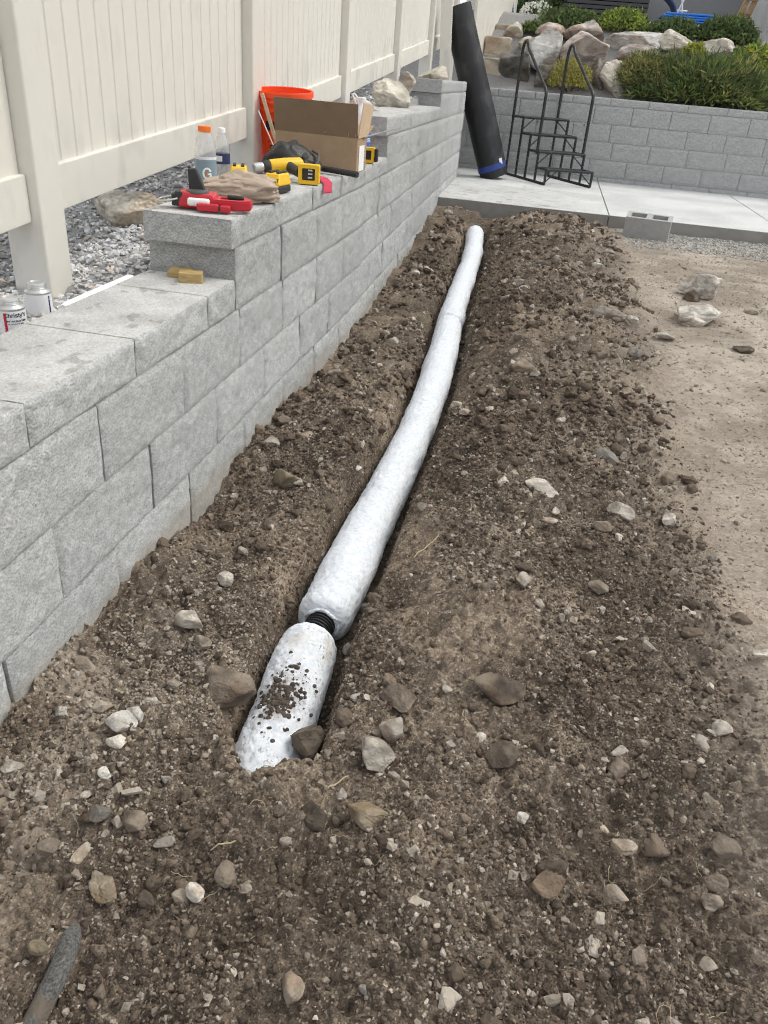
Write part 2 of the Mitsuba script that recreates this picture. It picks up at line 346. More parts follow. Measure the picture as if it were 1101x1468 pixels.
def surface(x, y):
    z = base(x, y); s = spoil(x, y); p = np.stack([x, y, 0*x], -1)
    tr = (1-sst(.10, .2, np.abs(x-np.interp(y, PX, PC))))*sst(1.0, 1.15, y)
    patch = sst(.36, .6, nfbm(p*2.1+17, 3, 21))
    lump = (.085+.03*sst(2, 4, y))*(nfbm(p*3.3+5, 3, 1)-.5) + .050*(nfbm(p*6.1+8, 2, 41)-.5) + (.045+.035*sst(1.8, 3.5, y))*(nfbm(p*9.5, 4, 2)-.5)
    pit = -.022*sst(.60, .40, nfbm(p*14+3, 3, 14)+.0)*0 + .030*np.abs(nfbm(p*15+3, 4, 14)-.5)*2*(.4+.6*patch)
    lump = (lump+pit)*(1-.75*tr) + .026*(nfbm(p*30, 3, 4)-.5) + .015*(nfbm(p*95, 3, 6)-.5)
    flat = .022*(nfbm(p*3+5, 3, 8)-.5) + .012*(nfbm(p*9+2, 3, 18)-.5) + .010*(nfbm(p*22, 3, 9)-.5) + .006*(nfbm(p*90, 2, 12)-.5)
    z = z + lump*s + flat*(1-s)
    for spacing, rm, seed, reg in ((.048, .027, 5, (-1.1, .95, .2, 8)), (.019, .0115, 6, (-1.1, .95, .2, 5)), (.0095, .0062, 7, (-1.1, .95, .2, 2.6))):
        m = (s > .02) & (x > -1.05) & (y > .25) & (y < reg[3])
        k = np.zeros_like(x); k[m] = clod_field(x[m], y[m], spacing, rm, seed, reg)
        z = z + k*(1+.5*(nfbm(p*140, 2, seed)-.5))*s*((.25+.75*patch) if rm > .02 else 1.1)*(1-.4*tr)
    return z
r_in = np.concatenate([np.exp(np.arange(np.log(.30), np.log(2.3), .0029)), np.exp(np.arange(np.log(2.3), np.log(9.2), .0048))]); r_out = 9.2*1.18**np.arange(1, 20)
a_in = np.radians(np.arange(-62, 46, .23)); a_out = np.radians(np.concatenate([np.arange(-180, -64, 4), np.arange(48, 176, 4)]))
rr = np.concatenate([[.02, .12, .22], r_in, r_out]); aa = np.sort(np.concatenate([a_in, a_out]))
Rg, Ag = np.meshgrid(rr, aa, indexing='ij')
gx, gy = (Rg*np.sin(Ag)).ravel(), (Rg*np.cos(Ag)).ravel()
gz = surface(gx, gy)
gz = np.where(np.hypot(gx, gy) > 9.3, np.minimum(gz, 0.0)-.02, gz)
gz = np.where((gx < -1.12), np.minimum(gz, .0), gz)
nr, na = Rg.shape
idx = np.arange(nr*na).reshape(nr, na); nxt = np.roll(idx, -1, 1)
q = np.stack([idx[:-1], idx[1:], nxt[1:], nxt[:-1]], -1).reshape(-1, 4)
gf = np.vstack([q[:, [0, 2, 1]], q[:, [0, 3, 2]]])
ground = trimesh.Trimesh(np.stack([gx, gy, gz], 1), gf, process=False)
if ground.face_normals[len(gf)//4][2] < 0: ground.invert()
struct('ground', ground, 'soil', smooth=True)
def gz_at(x, y):
    return surface(np.atleast_1d(np.asarray(x, float)), np.atleast_1d(np.asarray(y, float)))

# ------------------------------------------------------------------ concrete walk at the back
walk = thing('concrete_walk', '', None); labels[walk] = {'kind': 'structure'}
xs = [-1.6, .585, 2.19, 3.8, 5.4]
for i in range(4):
    m = rbox(xs[i]+.004, xs[i+1]-.004, 7.95, 11.2, -.1, .27, .006, 12)
    put('panel', m, 'slab_concrete', 35, walk)
put('joint', box(-1.6, 5.4, 7.975, 11.1, -.1, .258), 'slab_concrete', False, walk)

# ------------------------------------------------------------------ segmental block walls
def block_mesh(L, D, H, seed, nx=20, nz=10, amp=.008, edge=.0065):
    """a split-faced block: rough face towards +x at x=0, running along y (0..L), z (0..H), depth D"""
    y, z = np.meshgrid(np.linspace(0, L, nx+1), np.linspace(0, H, nz+1), indexing='ij')
    e = np.minimum(np.minimum(y, L-y), np.minimum(z, H-z)*1.0)
    bev = edge*np.exp(-e/.006)
    p = np.stack([y*0, y, z], -1).reshape(-1, 3)+seed*3.7
    d = amp*2*(nfbm(p*9, 4, seed)-.5) + amp*1.0*(nfbm(p*36, 3, seed+3)-.5)
    d = d.reshape(y.shape)*(1-.75*np.exp(-np.maximum(e, 0)/.013))
    v = np.stack([d-bev, y, z], -1)
    n = (nx+1)*(nz+1); ii = np.arange(n).reshape(nx+1, nz+1)
    f = []
    a, b, c, e2 = ii[:-1, :-1], ii[1:, :-1], ii[1:, 1:], ii[:-1, 1:]
    F = np.vstack([np.stack([a, b, c], -1).reshape(-1, 3), np.stack([a, c, e2], -1).reshape(-1, 3)])
    ring = list(ii[:, 0]) + list(ii[-1, 1:]) + list(ii[-2::-1, -1]) + list(ii[0, -2:0:-1])
    V = v.reshape(-1, 3); back = V[ring].copy(); back[:, 0] = -D
    k = len(ring); base_i = n
    for j in range(k):
        q0, q1 = ring[j], ring[(j+1) % k]
        f += [[q0, base_i+j, base_i+(j+1) % k], [q0, base_i+(j+1) % k, q1]]
    V = np.vstack([V, back, [[-D, L/2, H/2]]]); cc = len(V)-1
    for j in range(k): f.append([base_i+j, cc, base_i+(j+1) % k])
    return trimesh.Trimesh(V, np.vstack([F, f]), process=False)
GAP = .0048
BL, BH = .457, .2
vary = {}
def block_shape(kind, L, H, var, fine=True):
    kk = (kind, round(L, 3), H, var, fine)
    if kk not in vary:
        m = block_mesh(L-GAP, .30, H-.0025, 11*var+len(vary) % 3, *((36, 16) if fine else (16, 8)), .012 if fine else .005, .0065 if fine else .009)
        vary[kk] = meshkit.write_ply(m, 40)
    return vary[kk]
def lay(parent, name, mats, k, origin, ang, L, H, fine=True):
    w = block_shape(name, L, H, k % 5, fine)
    s = {'type': 'ply', 'filename': w, 'face_normals': False, 'bsdf': {'type': 'ref', 'id': 'mat_'+mats[k % len(mats)]},
         'to_world': T().translate(list(map(float, origin))).rotate([0, 0, 1], ang)}
    scene[fastkey(parent + '__' + name)] = s
def wallx(y): return -.935 - .025*max(0, y-4)
wall = thing('retaining_wall', 'long stepped grey split-face block retaining wall beside the dug trench', 'wall')
MB, MC = ['block'], ['cap']
rw = np.random.default_rng(3)
bend = -math.degrees(math.atan(.025))
def course(z, H, y_start, y0, y1, name='block', setback=0.0):
    ys = [y for y in y_start + BL*np.arange(-10, 40) if y0 < y < y1]
    ys = [y0] + [y for y in ys if y-y0 > .05 and y1-y > .05] + [y1]
    for a, b in zip(ys[:-1], ys[1:]):
        k = int(rw.integers(0, 1000)); j = rw.normal(0, .0018)
        x = wallx(a)
        lay(wall, name, MC if name == 'cap_block' else MB, k, (x+j-setback, a+GAP/2, z+.001), -0.0 if a < 4 else -bend, b-a, H, a < 6)
YE = 9.8
course(-.25, .2, .85, .0, YE)
course(-.05, .2, 1.075, .0, YE)
course(.15, .2, 1.30, .0, YE)
course(.35, .2, 1.065, .0, YE)
course(.55, .1, 1.267+.457*0, .0, 2.405, 'cap_block', .002)
course(.55, .2, 2.41, 2.41, YE)
course(.75, .09, 2.37, 2.372, 4.87, 'cap_block', .001)
course(.75, .2, 4.87, 4.87, YE)
course(.95, .1, 4.82, 4.83, 7.44, 'cap_block', .001)
course(.95, .2, 7.44, 7.44, YE)
course(1.15, .1, 7.40, 7.40, YE, 'cap_block', .001)
# the wall's return behind its far end
for i, z in enumerate((.15, .35, .55, .75, .95)):
    for a in (9.83, 10.28, 10.73):
        lay(wall, 'block', MB, i*7+int(a*9), (-1.36, a, z), 0, .447, .2, False)
# garden wall closing the yard
gw = thing('garden_wall', 'low grey block wall behind the concrete walk, holding back the boulder slope', 'wall')
def gcourse(z, H, x_start, name='block'):
    for i in range(-4, 9):
        x = x_start + BL*i
        lay(gw, name, MC if name == 'cap_block' else MB, int(rw.integers(0, 1000)), (x+GAP/2, 11.0+rw.normal(0, .002), z+.001), -90, BL, H, False)
for z, xo in ((.12, .12), (.32, .44), (.52, .225), (.72, .62), (.92, .385-.457*0)): gcourse(z, .2, xo)
gcourse(1.12, .085, .10, 'cap_block')

# ------------------------------------------------------------------ upper ground: gravel bed behind the wall and the slope at the back
def upper(x, y):
    g = .585 + .10*(y-2.2) - .02*sst(-1.3, -1.9, x)
    g = np.where(y < 2.2, .585+.03*(y-2.2), g)
    g = np.minimum(g, 1.13+.02*(y-7))
    bank = 1.13 + .55*(np.maximum(y-11.35, 0)) + .0*x
    bank = np.minimum(bank, 2.15+.02*(y-13))
    t = sst(10.0, 11.2, y)
    return g*(1-t) + bank*t
def grid_mesh(xs, ys, fn):
    X, Y = np.meshgrid(xs, ys, indexing='ij'); Z = fn(X.ravel(), Y.ravel())
    n, m = X.shape; i = np.arange(n*m).reshape(n, m)
    a, b, c, d = i[:-1, :-1], i[1:, :-1], i[1:, 1:], i[:-1, 1:]
    return trimesh.Trimesh(np.stack([X.ravel(), Y.ravel(), Z], 1), np.vstack([np.stack([a, b, c], -1).reshape(-1, 3), np.stack([a, c, d], -1).reshape(-1, 3)]), process=False)
def rough_upper(x, y):
    p = np.stack([x, y, 0*x], -1)
    return upper(x, y) + .05*(nfbm(p*4, 3, 31)-.5) + .03*(nfbm(p*16, 3, 33)-.5)
struct('gravel_bed', grid_mesh(np.arange(-5, -1.10, .03), np.arange(-.5, 11.4, .03), lambda x, y: np.where(x > -1.20, np.minimum(rough_upper(x, y), upper(x, y)-.12), rough_upper(x, y))), 'gravel_bed_fill', True)
struct('planted_slope', grid_mesh(np.arange(-6, 8, .06), np.arange(11.25, 18, .06), lambda x, y: rough_upper(x, y)), 'gravel_bed_fill', True)
# ------------------------------------------------------------------ vinyl fence on the upper ground
fence = thing('vinyl_fence', 'tall cream vinyl privacy fence of vertical boards above the block wall', 'fence')
def rail_z(y): return .945 + .0755*(y-2.4) if y < 5 else 1.141 + .102*(y-5)
posts = [.372, 2.208, 4.044, 5.88, 7.716, 9.552, 11.388, 13.224]
for i, y in enumerate(posts):
    zb = float(upper(np.array([-1.53]), np.array([y]))[0]) - .12
    put('post', rbox(-1.602, -1.475, y, y+.127, zb, 3.0, .008, 12), 'vinyl', 35, fence)
def shear(m, y0):
    m.vertices[:, 2] += np.array([rail_z(v) for v in m.vertices[:, 1]]); return m
for i in range(len(posts)-1):
    a, b = posts[i]+.1285, posts[i+1]-.0015
    if i >= 6: continue
    rail = rbox(-1.566, -1.508, a, b, -.135, 0, .004, 8)
    m2 = rail.subdivide(); put('bottom_rail', shear(m2, a), 'vinyl', 35, fence)
    n = 18; w = (b-a)/n
    for j in range(n):
        y0 = a + j*w
        # V-jointed tongue and groove board
        c = Polygon([(-1.546, y0+.0006), (-1.532, y0+.0006), (-1.5275, y0+.005), (-1.5275, y0+w-.005), (-1.532, y0+w-.0006), (-1.546, y0+w-.0006)])
        m = prism(c, 1.9); m.apply_translation((0, 0, rail_z(y0+w/2)-.02))
        put('board', m, 'vinyl', False, fence)
    top = rbox(-1.566, -1.508, a, b, 1.62, 1.74, .004, 8).subdivide(); put('top_rail', shear(top, a), 'vinyl', 35, fence)
# the fence that turns in behind the steps
gate = thing('fence_return', 'short run of cream vinyl fence boards rising beside the stone steps', 'fence')
g0, g1 = np.array([-1.27, 11.55]), np.array([-.93, 14.5])
gd = (g1-g0)/np.linalg.norm(g1-g0); ga = math.degrees(math.atan2(-gd[0], gd[1]))
for j in range(20):
    q = g0 + gd*(j*.135)
    m = M(rbox(-.02, .02, .001, .133, 0, 2.6, .004, 6), (q[0], q[1], 1.3+.03*j), ga)
    put('board', m, 'vinyl', 35, gate)
single('white_post', M(rbox(-.06, .06, -.06, .06, -.3, .95, .005, 8), (-1.33, 9.75, 1.2), 6, ry=-4), 'vinyl', 'short cream post standing between the fence and the top of the black roll', 'post')

# ------------------------------------------------------------------ wrapped drain pipe in the trench
def path(y):
    return np.array([np.interp(y, PX, PC), y, float(axz(np.array(y)))+.004])
def sleeve(y0, y1, R, seed, tip0=.055, tip1=.05, step=.007, n=84, start=None, tail=None):
    ys = np.arange(y0, y1+1e-6, step)
    c = np.array([path(y) for y in ys])
    k = np.ones(9)/9
    for ax in (0, 2):
        pad = np.pad(c[:, ax], 40, 'reflect', reflect_type='odd')
        kk = np.ones(41)/41
        c[:, ax] = np.convolve(pad, kk, 'same')[40:-40]
    if start is not None: c = start(c, ys)
    s = ys-ys[0]; e = ys[-1]-ys
    r = R*np.ones_like(ys)
    for d, tip, lo in ((s, tip0, .045), (e, tip1, .045)):
        t = np.clip(d/tip, 0, 1); r = np.minimum(r, lo+(R-lo)*np.sqrt(np.maximum(1-(1-t)**2, 0)))
    p = c; t = np.gradient(p, axis=0); t /= np.linalg.norm(t, axis=1, keepdims=True)
    a = np.cross(t, [0, 0, 1.0]); a /= np.linalg.norm(a, axis=1, keepdims=True); b = np.cross(a, t)
    th = np.arange(n)*2*np.pi/n
    dirv = np.cos(th)[None, :, None]*a[:, None]+np.sin(th)[None, :, None]*b[:, None]
    # belly sags where it rests
    P0 = p[:, None]+dirv*r[:, None, None]
    q = P0.reshape(-1, 3)
    dis = .022*(nfbm(q*4.2+seed, 3, seed)-.5) + .006*(nfbm(q*24+seed, 2, seed+1)-.5) + .0042*(nnoise(q*85, seed+2)-.5) + .002*(nnoise(q*170, seed+4)-.5)
    q = q + dirv.reshape(-1, 3)*dis[:, None]
    f = []
    m = len(ys); i = np.arange(m*n).reshape(m, n); j = np.roll(i, -1, 1)
    F = np.vstack([np.stack([i[:-1], i[1:], j[1:]], -1).reshape(-1, 3), np.stack([i[:-1], j[1:], j[:-1]], -1).reshape(-1, 3)])
    V = np.vstack([q, p[0], p[-1]]); c0, c1 = len(V)-2, len(V)-1
    cap = [[c0, i[0, x], j[0, x]] for x in range(n)] + [[c1, j[-1, x], i[-1, x]] for x in range(n)]
    mm = trimesh.Trimesh(V, np.vstack([F, cap]), process=False)
    if mm.volume < 0: mm.invert()
    return mm
def corrugated(y0, y1, R=.038, pitch=.012):
    ys = np.arange(y0, y1, pitch/6)
    r = R + .0035*np.sign(np.sin((ys-y0)*2*np.pi/pitch))
    c = np.array([path(y) for y in ys]); c[:, 2] += .002
    return tube(c, r, 40)
def droop(c, ys):
    c = c.copy(); c[:, 2] += np.interp(ys, [.86, 1.0, 1.15, 1.6], [-.05, -.014, .0, .0]); return c
b1 = thing('wrapped_drain_pipe', 'short white mesh-wrapped drain pipe, crumbs of soil on it and its near end buried', 'drain pipe')
put('sleeve', sleeve(.88, 1.612, .078, 3, .04, .06, .005, 100, start=droop), 'sleeve_soiled', True, b1)
put('corrugated_pipe', corrugated(1.585, 1.655), 'black_plastic', 40, b1)
b2 = thing('wrapped_drain_pipe', 'long clean white mesh-wrapped drain pipe running up the middle of the trench', 'drain pipe')
put('sleeve', sleeve(1.68, 4.585, .0785, 7, .045, .03, .0075, 84), 'sleeve', True, b2)
put('corrugated_pipe', corrugated(1.655, 1.73), 'black_plastic', 40, b2)
col = [path(1.68)+.049*np.array([math.cos(t), 0, math.sin(t)])+np.array([0, .004*math.sin(5*t), 0]) for t in np.linspace(0, 2*np.pi, 41)]
put('gathered_hem', tube(col, .005, 8, False), 'sleeve', True, b2)
b3 = thing('wrapped_drain_pipe', 'far white mesh-wrapped drain pipe bending to its end below the concrete walk', 'drain pipe')
put('sleeve', sleeve(4.575, 7.48, .077, 12, .03, .07, .011, 64), 'sleeve', True, b3)

# soil fallen on the near pipe
rc = np.random.default_rng(77)
lumps = [trimesh.Trimesh(ICO[1].vertices*(1+.5*(nfbm(ICO[1].vertices*1.7+i*9, 3, i)[:, None]-.5)), ICO[1].faces) for i in range(8)]
pp, ss = [], []
for cy, cx, n, sp in ((1.40, -.010, 70, .020), (1.355, -.022, 50, .014), (1.325, .0, 80, .018), (1.29, -.02, 130, .026), (1.265, -.005, 110, .022), (1.235, -.015, 60, .017), (1.31, -.01, 330, .036), (1.38, .03, 50, .03), (1.22, -.005, 60, .03)):
    for _ in range(n):
        y = cy + rc.normal(0, sp*.7); u = cx + rc.normal(0, sp*.8)
        c = path(y); c = droop(c[None], np.array([y]))[0]
        if abs(u) > .07: continue
        s_ = .0008+.0068*rc.random()**4.2
        pp.append(c + [u, 0, math.sqrt(.0785**2-u*u)+s_*.3]); ss.append(s_)
pp, ss = np.array(pp), np.array(ss)
cc = np.array([.092, .074, .060])*(.6+.7*rc.random((len(pp), 1)))
mm, vc = scatter_mesh(lumps, pp, ss, rc, cc)
single('soil_crumbs', mm, 'clod', 'dark crumbs of soil spilled on top of the near white pipe', 'soil', True, kind='stuff', color=vc)

# grey fabric-covered pipe half buried at the near left corner
hp = np.array([[-.56, .40, -.03], [-.557, .47, -.026], [-.554, .53, -.017], [-.553, .59, -.008], [-.560, .64, -.006], [-.574, .682, -.010], [-.592, .715, -.055]])
hs = np.linspace(0, 1, 70); ht = np.linspace(0, 1, len(hp))
hpts = np.stack([np.interp(hs, ht, hp[:, k]) for k in range(3)], 1)
for k in range(3): hpts[:, k] = np.convolve(np.pad(hpts[:, k], 8, 'reflect', reflect_type='odd'), np.ones(17)/17, 'same')[8:-8]
h = tube(hpts, .017, 28)
h.vertices += .006*(nfbm(h.vertices*30, 3, 2)[:, None]-.5)
single('buried_hose', h, 'grey_fabric', 'dirty grey fabric-covered hose half buried in the soil at the near left', 'hose', True)

# ------------------------------------------------------------------ stones lying in the dug soil
ROCKS = """0.014,2.279,0.0318,0.0341,p;0.135,2.289,0.0475,0.0181,p;0.384,2.22,0.036,0.0371,p;0.536,2.242,0.024,0.0284,p;0.329,2.127,0.0275,0.0233,t;0.165,2.093,0.019,0.0148,p;0.105,1.76,0.0168,0.0373,p;0.018,1.705,0.0202,0.0165,b;0.307,1.802,0.0262,0.0169,t;0.557,1.753,0.0198,0.018,t;-0.339,1.862,0.0275,0.0254,p;0.067,1.352,0.0516,0.0219,b;-0.138,1.275,0.0308,0.0293,b;-0.13,1.185,0.028,0.0309,p;-0.16,1.105,0.0368,0.0318,p;0.543,1.348,0.0224,0.0134,p;0.691,1.641,0.0187,0.0153,p;0.374,1.25,0.0173,0.0159,t;0.332,1.225,0.0172,0.0129,p;0.493,1.286,0.0203,0.0189,p;-0.34,1.658,0.0157,0.0216,p;-0.205,1.443,0.0152,0.0135,p;-0.138,0.969,0.0294,0.0248,o;-0.237,0.96,0.0263,0.0224,b;-0.201,1.009,0.0108,0.0175,p;0.142,1.021,0.0117,0.0144,w;0.326,1.002,0.0202,0.0164,p;0.542,1.237,0.0155,0.0127,w;0.499,1.136,0.0201,0.0201,p;0.449,1.158,0.0109,0.0095,w;0.501,1.031,0.0239,0.0188,t;0.476,0.966,0.0194,0.0169,t;0.302,0.899,0.019,0.0148,p;0.462,0.928,0.0154,0.0201,t;0.268,0.803,0.0179,0.0134,p;0.286,0.775,0.0131,0.0164,p;0.254,0.718,0.0084,0.0106,w;0.191,0.899,0.0265,0.0084,b;0.093,1.151,0.0317,0.0246,b;0.367,1.093,0.0093,0.0159,t;0.322,1.178,0.0209,0.0293,b;-0.540,1.275,0.054,0.075,B;-0.308,1.19,0.038,0.06,B;-0.707,1.458,0.0321,0.0267,p;-0.846,1.722,0.018,0.018,w;-0.694,1.661,0.0233,0.0214,p;-0.874,1.23,0.0275,0.021,t;-0.693,1.077,0.0295,0.0251,w;-0.669,1.104,0.0209,0.0194,w;-0.672,1.031,0.0202,0.0173,p;-0.66,1.147,0.0168,0.0138,p;-0.849,0.92,0.0192,0.0137,p;-0.66,0.949,0.0124,0.011,w;-0.67,0.894,0.008,0.0107,p;-0.832,1.081,0.0119,0.0119,w;-0.702,2.24,0.05,0.0429,o;-0.641,1.387,0.0189,0.0207,t;-0.623,0.854,0.0195,0.0169,g;-0.613,0.78,0.0112,0.0212,p;-0.547,0.74,0.0242,0.0109,o;-0.391,0.772,0.0167,0.0167,p;-0.351,0.816,0.0184,0.0269,b;-0.56,0.876,0.0197,0.0302,b;-0.179,0.643,0.0192,0.0213,t;-0.594,0.622,0.0135,0.0112,o;-0.674,0.781,0.0188,0.0125,t;-0.473,0.744,0.0157,0.0132,b;-0.276,0.898,0.0102,0.0089,p;-0.494,0.851,0.0167,0.0103,g;-0.165,3.351,0.0409,0.0314,p;0.014,3.356,0.0464,0.0402,t;0.077,3.306,0.0243,0.0243,p;0.363,2.599,0.0445,0.0346,g;-0.029,2.657,0.0231,0.0206,p;0.582,4.658,0.0363,0.0242,w;0.434,4.576,0.0797,0.0478,g;-0.705,2.751,0.0305,0.0249,t;-0.625,3.53,0.0404,0.0404,t;-0.664,3.879,0.0291,0.0255,p;-0.826,3.367,0.0359,0.0326,t;-0.869,2.731,0.0305,0.0277,t;0.557,6.656,0.0558,0.0335,p;1.144,4.356,0.056,0.0224,b;0.757,4.414,0.046,0.0191,p;1.364,5.254,0.0352,0.0176,t;0.963,4.813,0.074,0.0493,p;-0.757,2.602,0.0319,0.0239,t;-0.189,2.988,0.0201,0.0172,p;0.569,4.01,0.0389,0.0248,g;-0.038,1.314,0.0109,0.0078,p;0.44,1.316,0.0193,0.0163,t;0.439,0.811,0.0132,0.0121,t;0.366,0.808,0.0111,0.0089,p;-0.756,0.881,0.016,0.012,t;-0.644,1.221,0.0159,0.0143,t;-0.849,2.502,0.0285,0.0207,p;-1.089,3.04,0.0243,0.0213,p"""
tone = {'p': 'stone_pale', 'w': 'stone_white', 't': 'stone_tan', 'g': 'stone_grey', 'b': 'stone_brown', 'B': 'stone_brown', 'o': 'stone_ochre'}
NOTE = {  # index in the list above: its own label
 41: 'large brown stone pressed against the left side of the near white pipe',
 42: 'large brown pointed stone leaning on the right side of the near white pipe',
 43: 'rounded pale stone in the soil between the wall and the pipe joint',
 55: 'largest pale tan stone on the strip between the block wall and the white pipe',
 13: 'pale grey rounded stone just right of the near pipe, behind the squarish pale stone',
 14: 'large squarish pale stone right of the near end of the white pipe',
 12: 'brown rounded cobble half sunk right of the near white pipe',
 11: 'long flat brown stone lying level in the middle of the spoil heap',
 22: 'ochre block-shaped stone in the soil below the near end of the pipe',
 23: 'brown cobble directly below the buried end of the white pipe',
 2: 'pale triangular stone standing out on the right half of the spoil heap',
 1: 'long flat pale stone near the top of the heap beside the rounded pale one',
 0: 'rounded pale stone on the heap, left of the long flat pale one',
 6: 'upright finger-shaped pale stone in the middle of the spoil heap',
 10: 'pale stone wedged against the right side of the white pipe near its black joint',
 46: 'tan wedge-shaped stone lying against the foot of the block wall',
 47: 'pale broken stone, biggest of the white cluster below the near wall corner',
 49: 'pale stone at the lower edge of the white cluster near the wall',
 }
WORD = {'stone_pale': 'pale beige', 'stone_white': 'whitish', 'stone_tan': 'dusty tan', 'stone_grey': 'grey', 'stone_brown': 'dark brown', 'stone_ochre': 'ochre'}
def sort_label(x, y, kind, size):
    xc = float(np.interp(y, PX, PC))
    where = ('in the near soil below the pipe end' if y < 1.0 and -.62 < x < .12 else 'at the bottom left beside the grey hose' if y < 1.0 and x <= -.62 else
             'in the near soil at the bottom right' if y < 1.1 else
             'on the %s %s' % ('near' if y < 1.9 else 'middle' if y < 3.4 else 'far', 'strip below the wall' if x < xc else 'part of the heap'))
    if x > .72 and y > 1.2: where = 'on the trodden ground right of the heap'
    w = WORD[kind]; sz_ = 'small' if size < .034 else 'egg-sized' if size < .056 else 'fist-sized'
    return '%s %s stone %s' % (sz_, w, where), '%s %s stones %s' % (sz_, w, where)
rlist = [s.split(',') for s in ROCKS.split(';')]
shapes = {}
rk = np.random.default_rng(21)
for i, (x, y, a, b, t) in enumerate(rlist):
    x, y, a, b = map(float, (x, y, a, b))
    sub = 4 if a > .03 and y < 2.6 else 3
    m = rock_mesh(100+i, (a*1.25, max(a, b)*1.08 if t != 'B' else a*1.1, max(min(a, b)*.9, .4*a) if t != 'B' else b*.75), sub, int(rk.integers(9, 14)), .08, 36, .55)
    z = float(base(np.array([x]), np.array([y]))[0]) + .012
    if t == 'B': z = max(z, -.02)
    sz = m.vertices[:, 2].max()
    lab_, grp_ = (NOTE[i], None) if i in NOTE else sort_label(x, y, tone[t], a*2)
    single('stone', stone_ply(M(m, (x, y, z+sz*(.36 if t != 'B' else .1)), rz=rk.uniform(-25, 25)), tone[t], rk.random()), None, lab_, 'stone', group=grp_)
# a few hand-sized stones on the trodden ground at the right
def big(x, y, z, size, seed, m, label, rz=0, sub=4, planes=13, name='stone', group=None, sink=0):
    return single(name, stone_ply(M(rock_mesh(seed, size, sub, planes-1, .13, 42, .56), (x, y, z-sink), rz), m), None, label, 'boulder' if name == 'boulder' else 'stone', group=group)
big(1.0, 4.90, .165, (.165, .125, .085), 501, 'stone_white', 'large pale rounded stone on the trodden ground, nearest of the right-hand pair', 12)
big(1.12, 5.55, .17, (.17, .11, .11), 502, 'stone_white', 'large tan stone with a pale top behind the other big stone on the trodden ground', -8)
big(1.02, 5.45, .13, (.07, .06, .055), 503, 'stone_brown', 'small brown stone tucked against the left end of the rear tan stone', 30, 3)
# the many smaller stones
def rnd_xy(n, lim, g):
    """evenly over the heap and the strip, out to a distance"""
    x = g.uniform(-.93, .95, n*3); y = g.uniform(.40, lim, n*3)
    ok = (g.random(n*3) < spoil(x, y)) & ~((np.abs(x-np.interp(y, PX, PC)) < .09) & (y > 1.14)) & (np.degrees(np.arctan2(x, y)) > -62)
    return x[ok][:n], y[ok][:n]
protos = [rock_mesh(700+i, (1, .8, .68), 3, 10, .09, 34, .55) for i in range(14)]
g2 = np.random.default_rng(8)
nx_, ny_ = rnd_xy(203, 7.8, g2)
nz_ = surface(nx_, ny_)
for x, y, z in zip(nx_, ny_, nz_):
    s_ = .0065*(1+.30*y)*(1+1.5*g2.random()**2.2)
    t = ['stone_pale', 'stone_tan', 'stone_pale', 'stone_brown', 'stone_tan', 'stone_grey', 'stone_tan', 'stone_pale', 'stone_pale', 'stone_white'][int(g2.integers(0, 10 if y > 2.4 else 8))]
    m = M(protos[int(g2.integers(0, 14))], (x, y, z+s_*.28), float(g2.uniform(0, 360)), float(g2.uniform(-35, 35)), s=float(s_))
    lab_, grp_ = sort_label(x, y, t, s_*2)
    single('stone', stone_ply(m, t, float(g2.random())), None, lab_, 'stone', group=grp_)
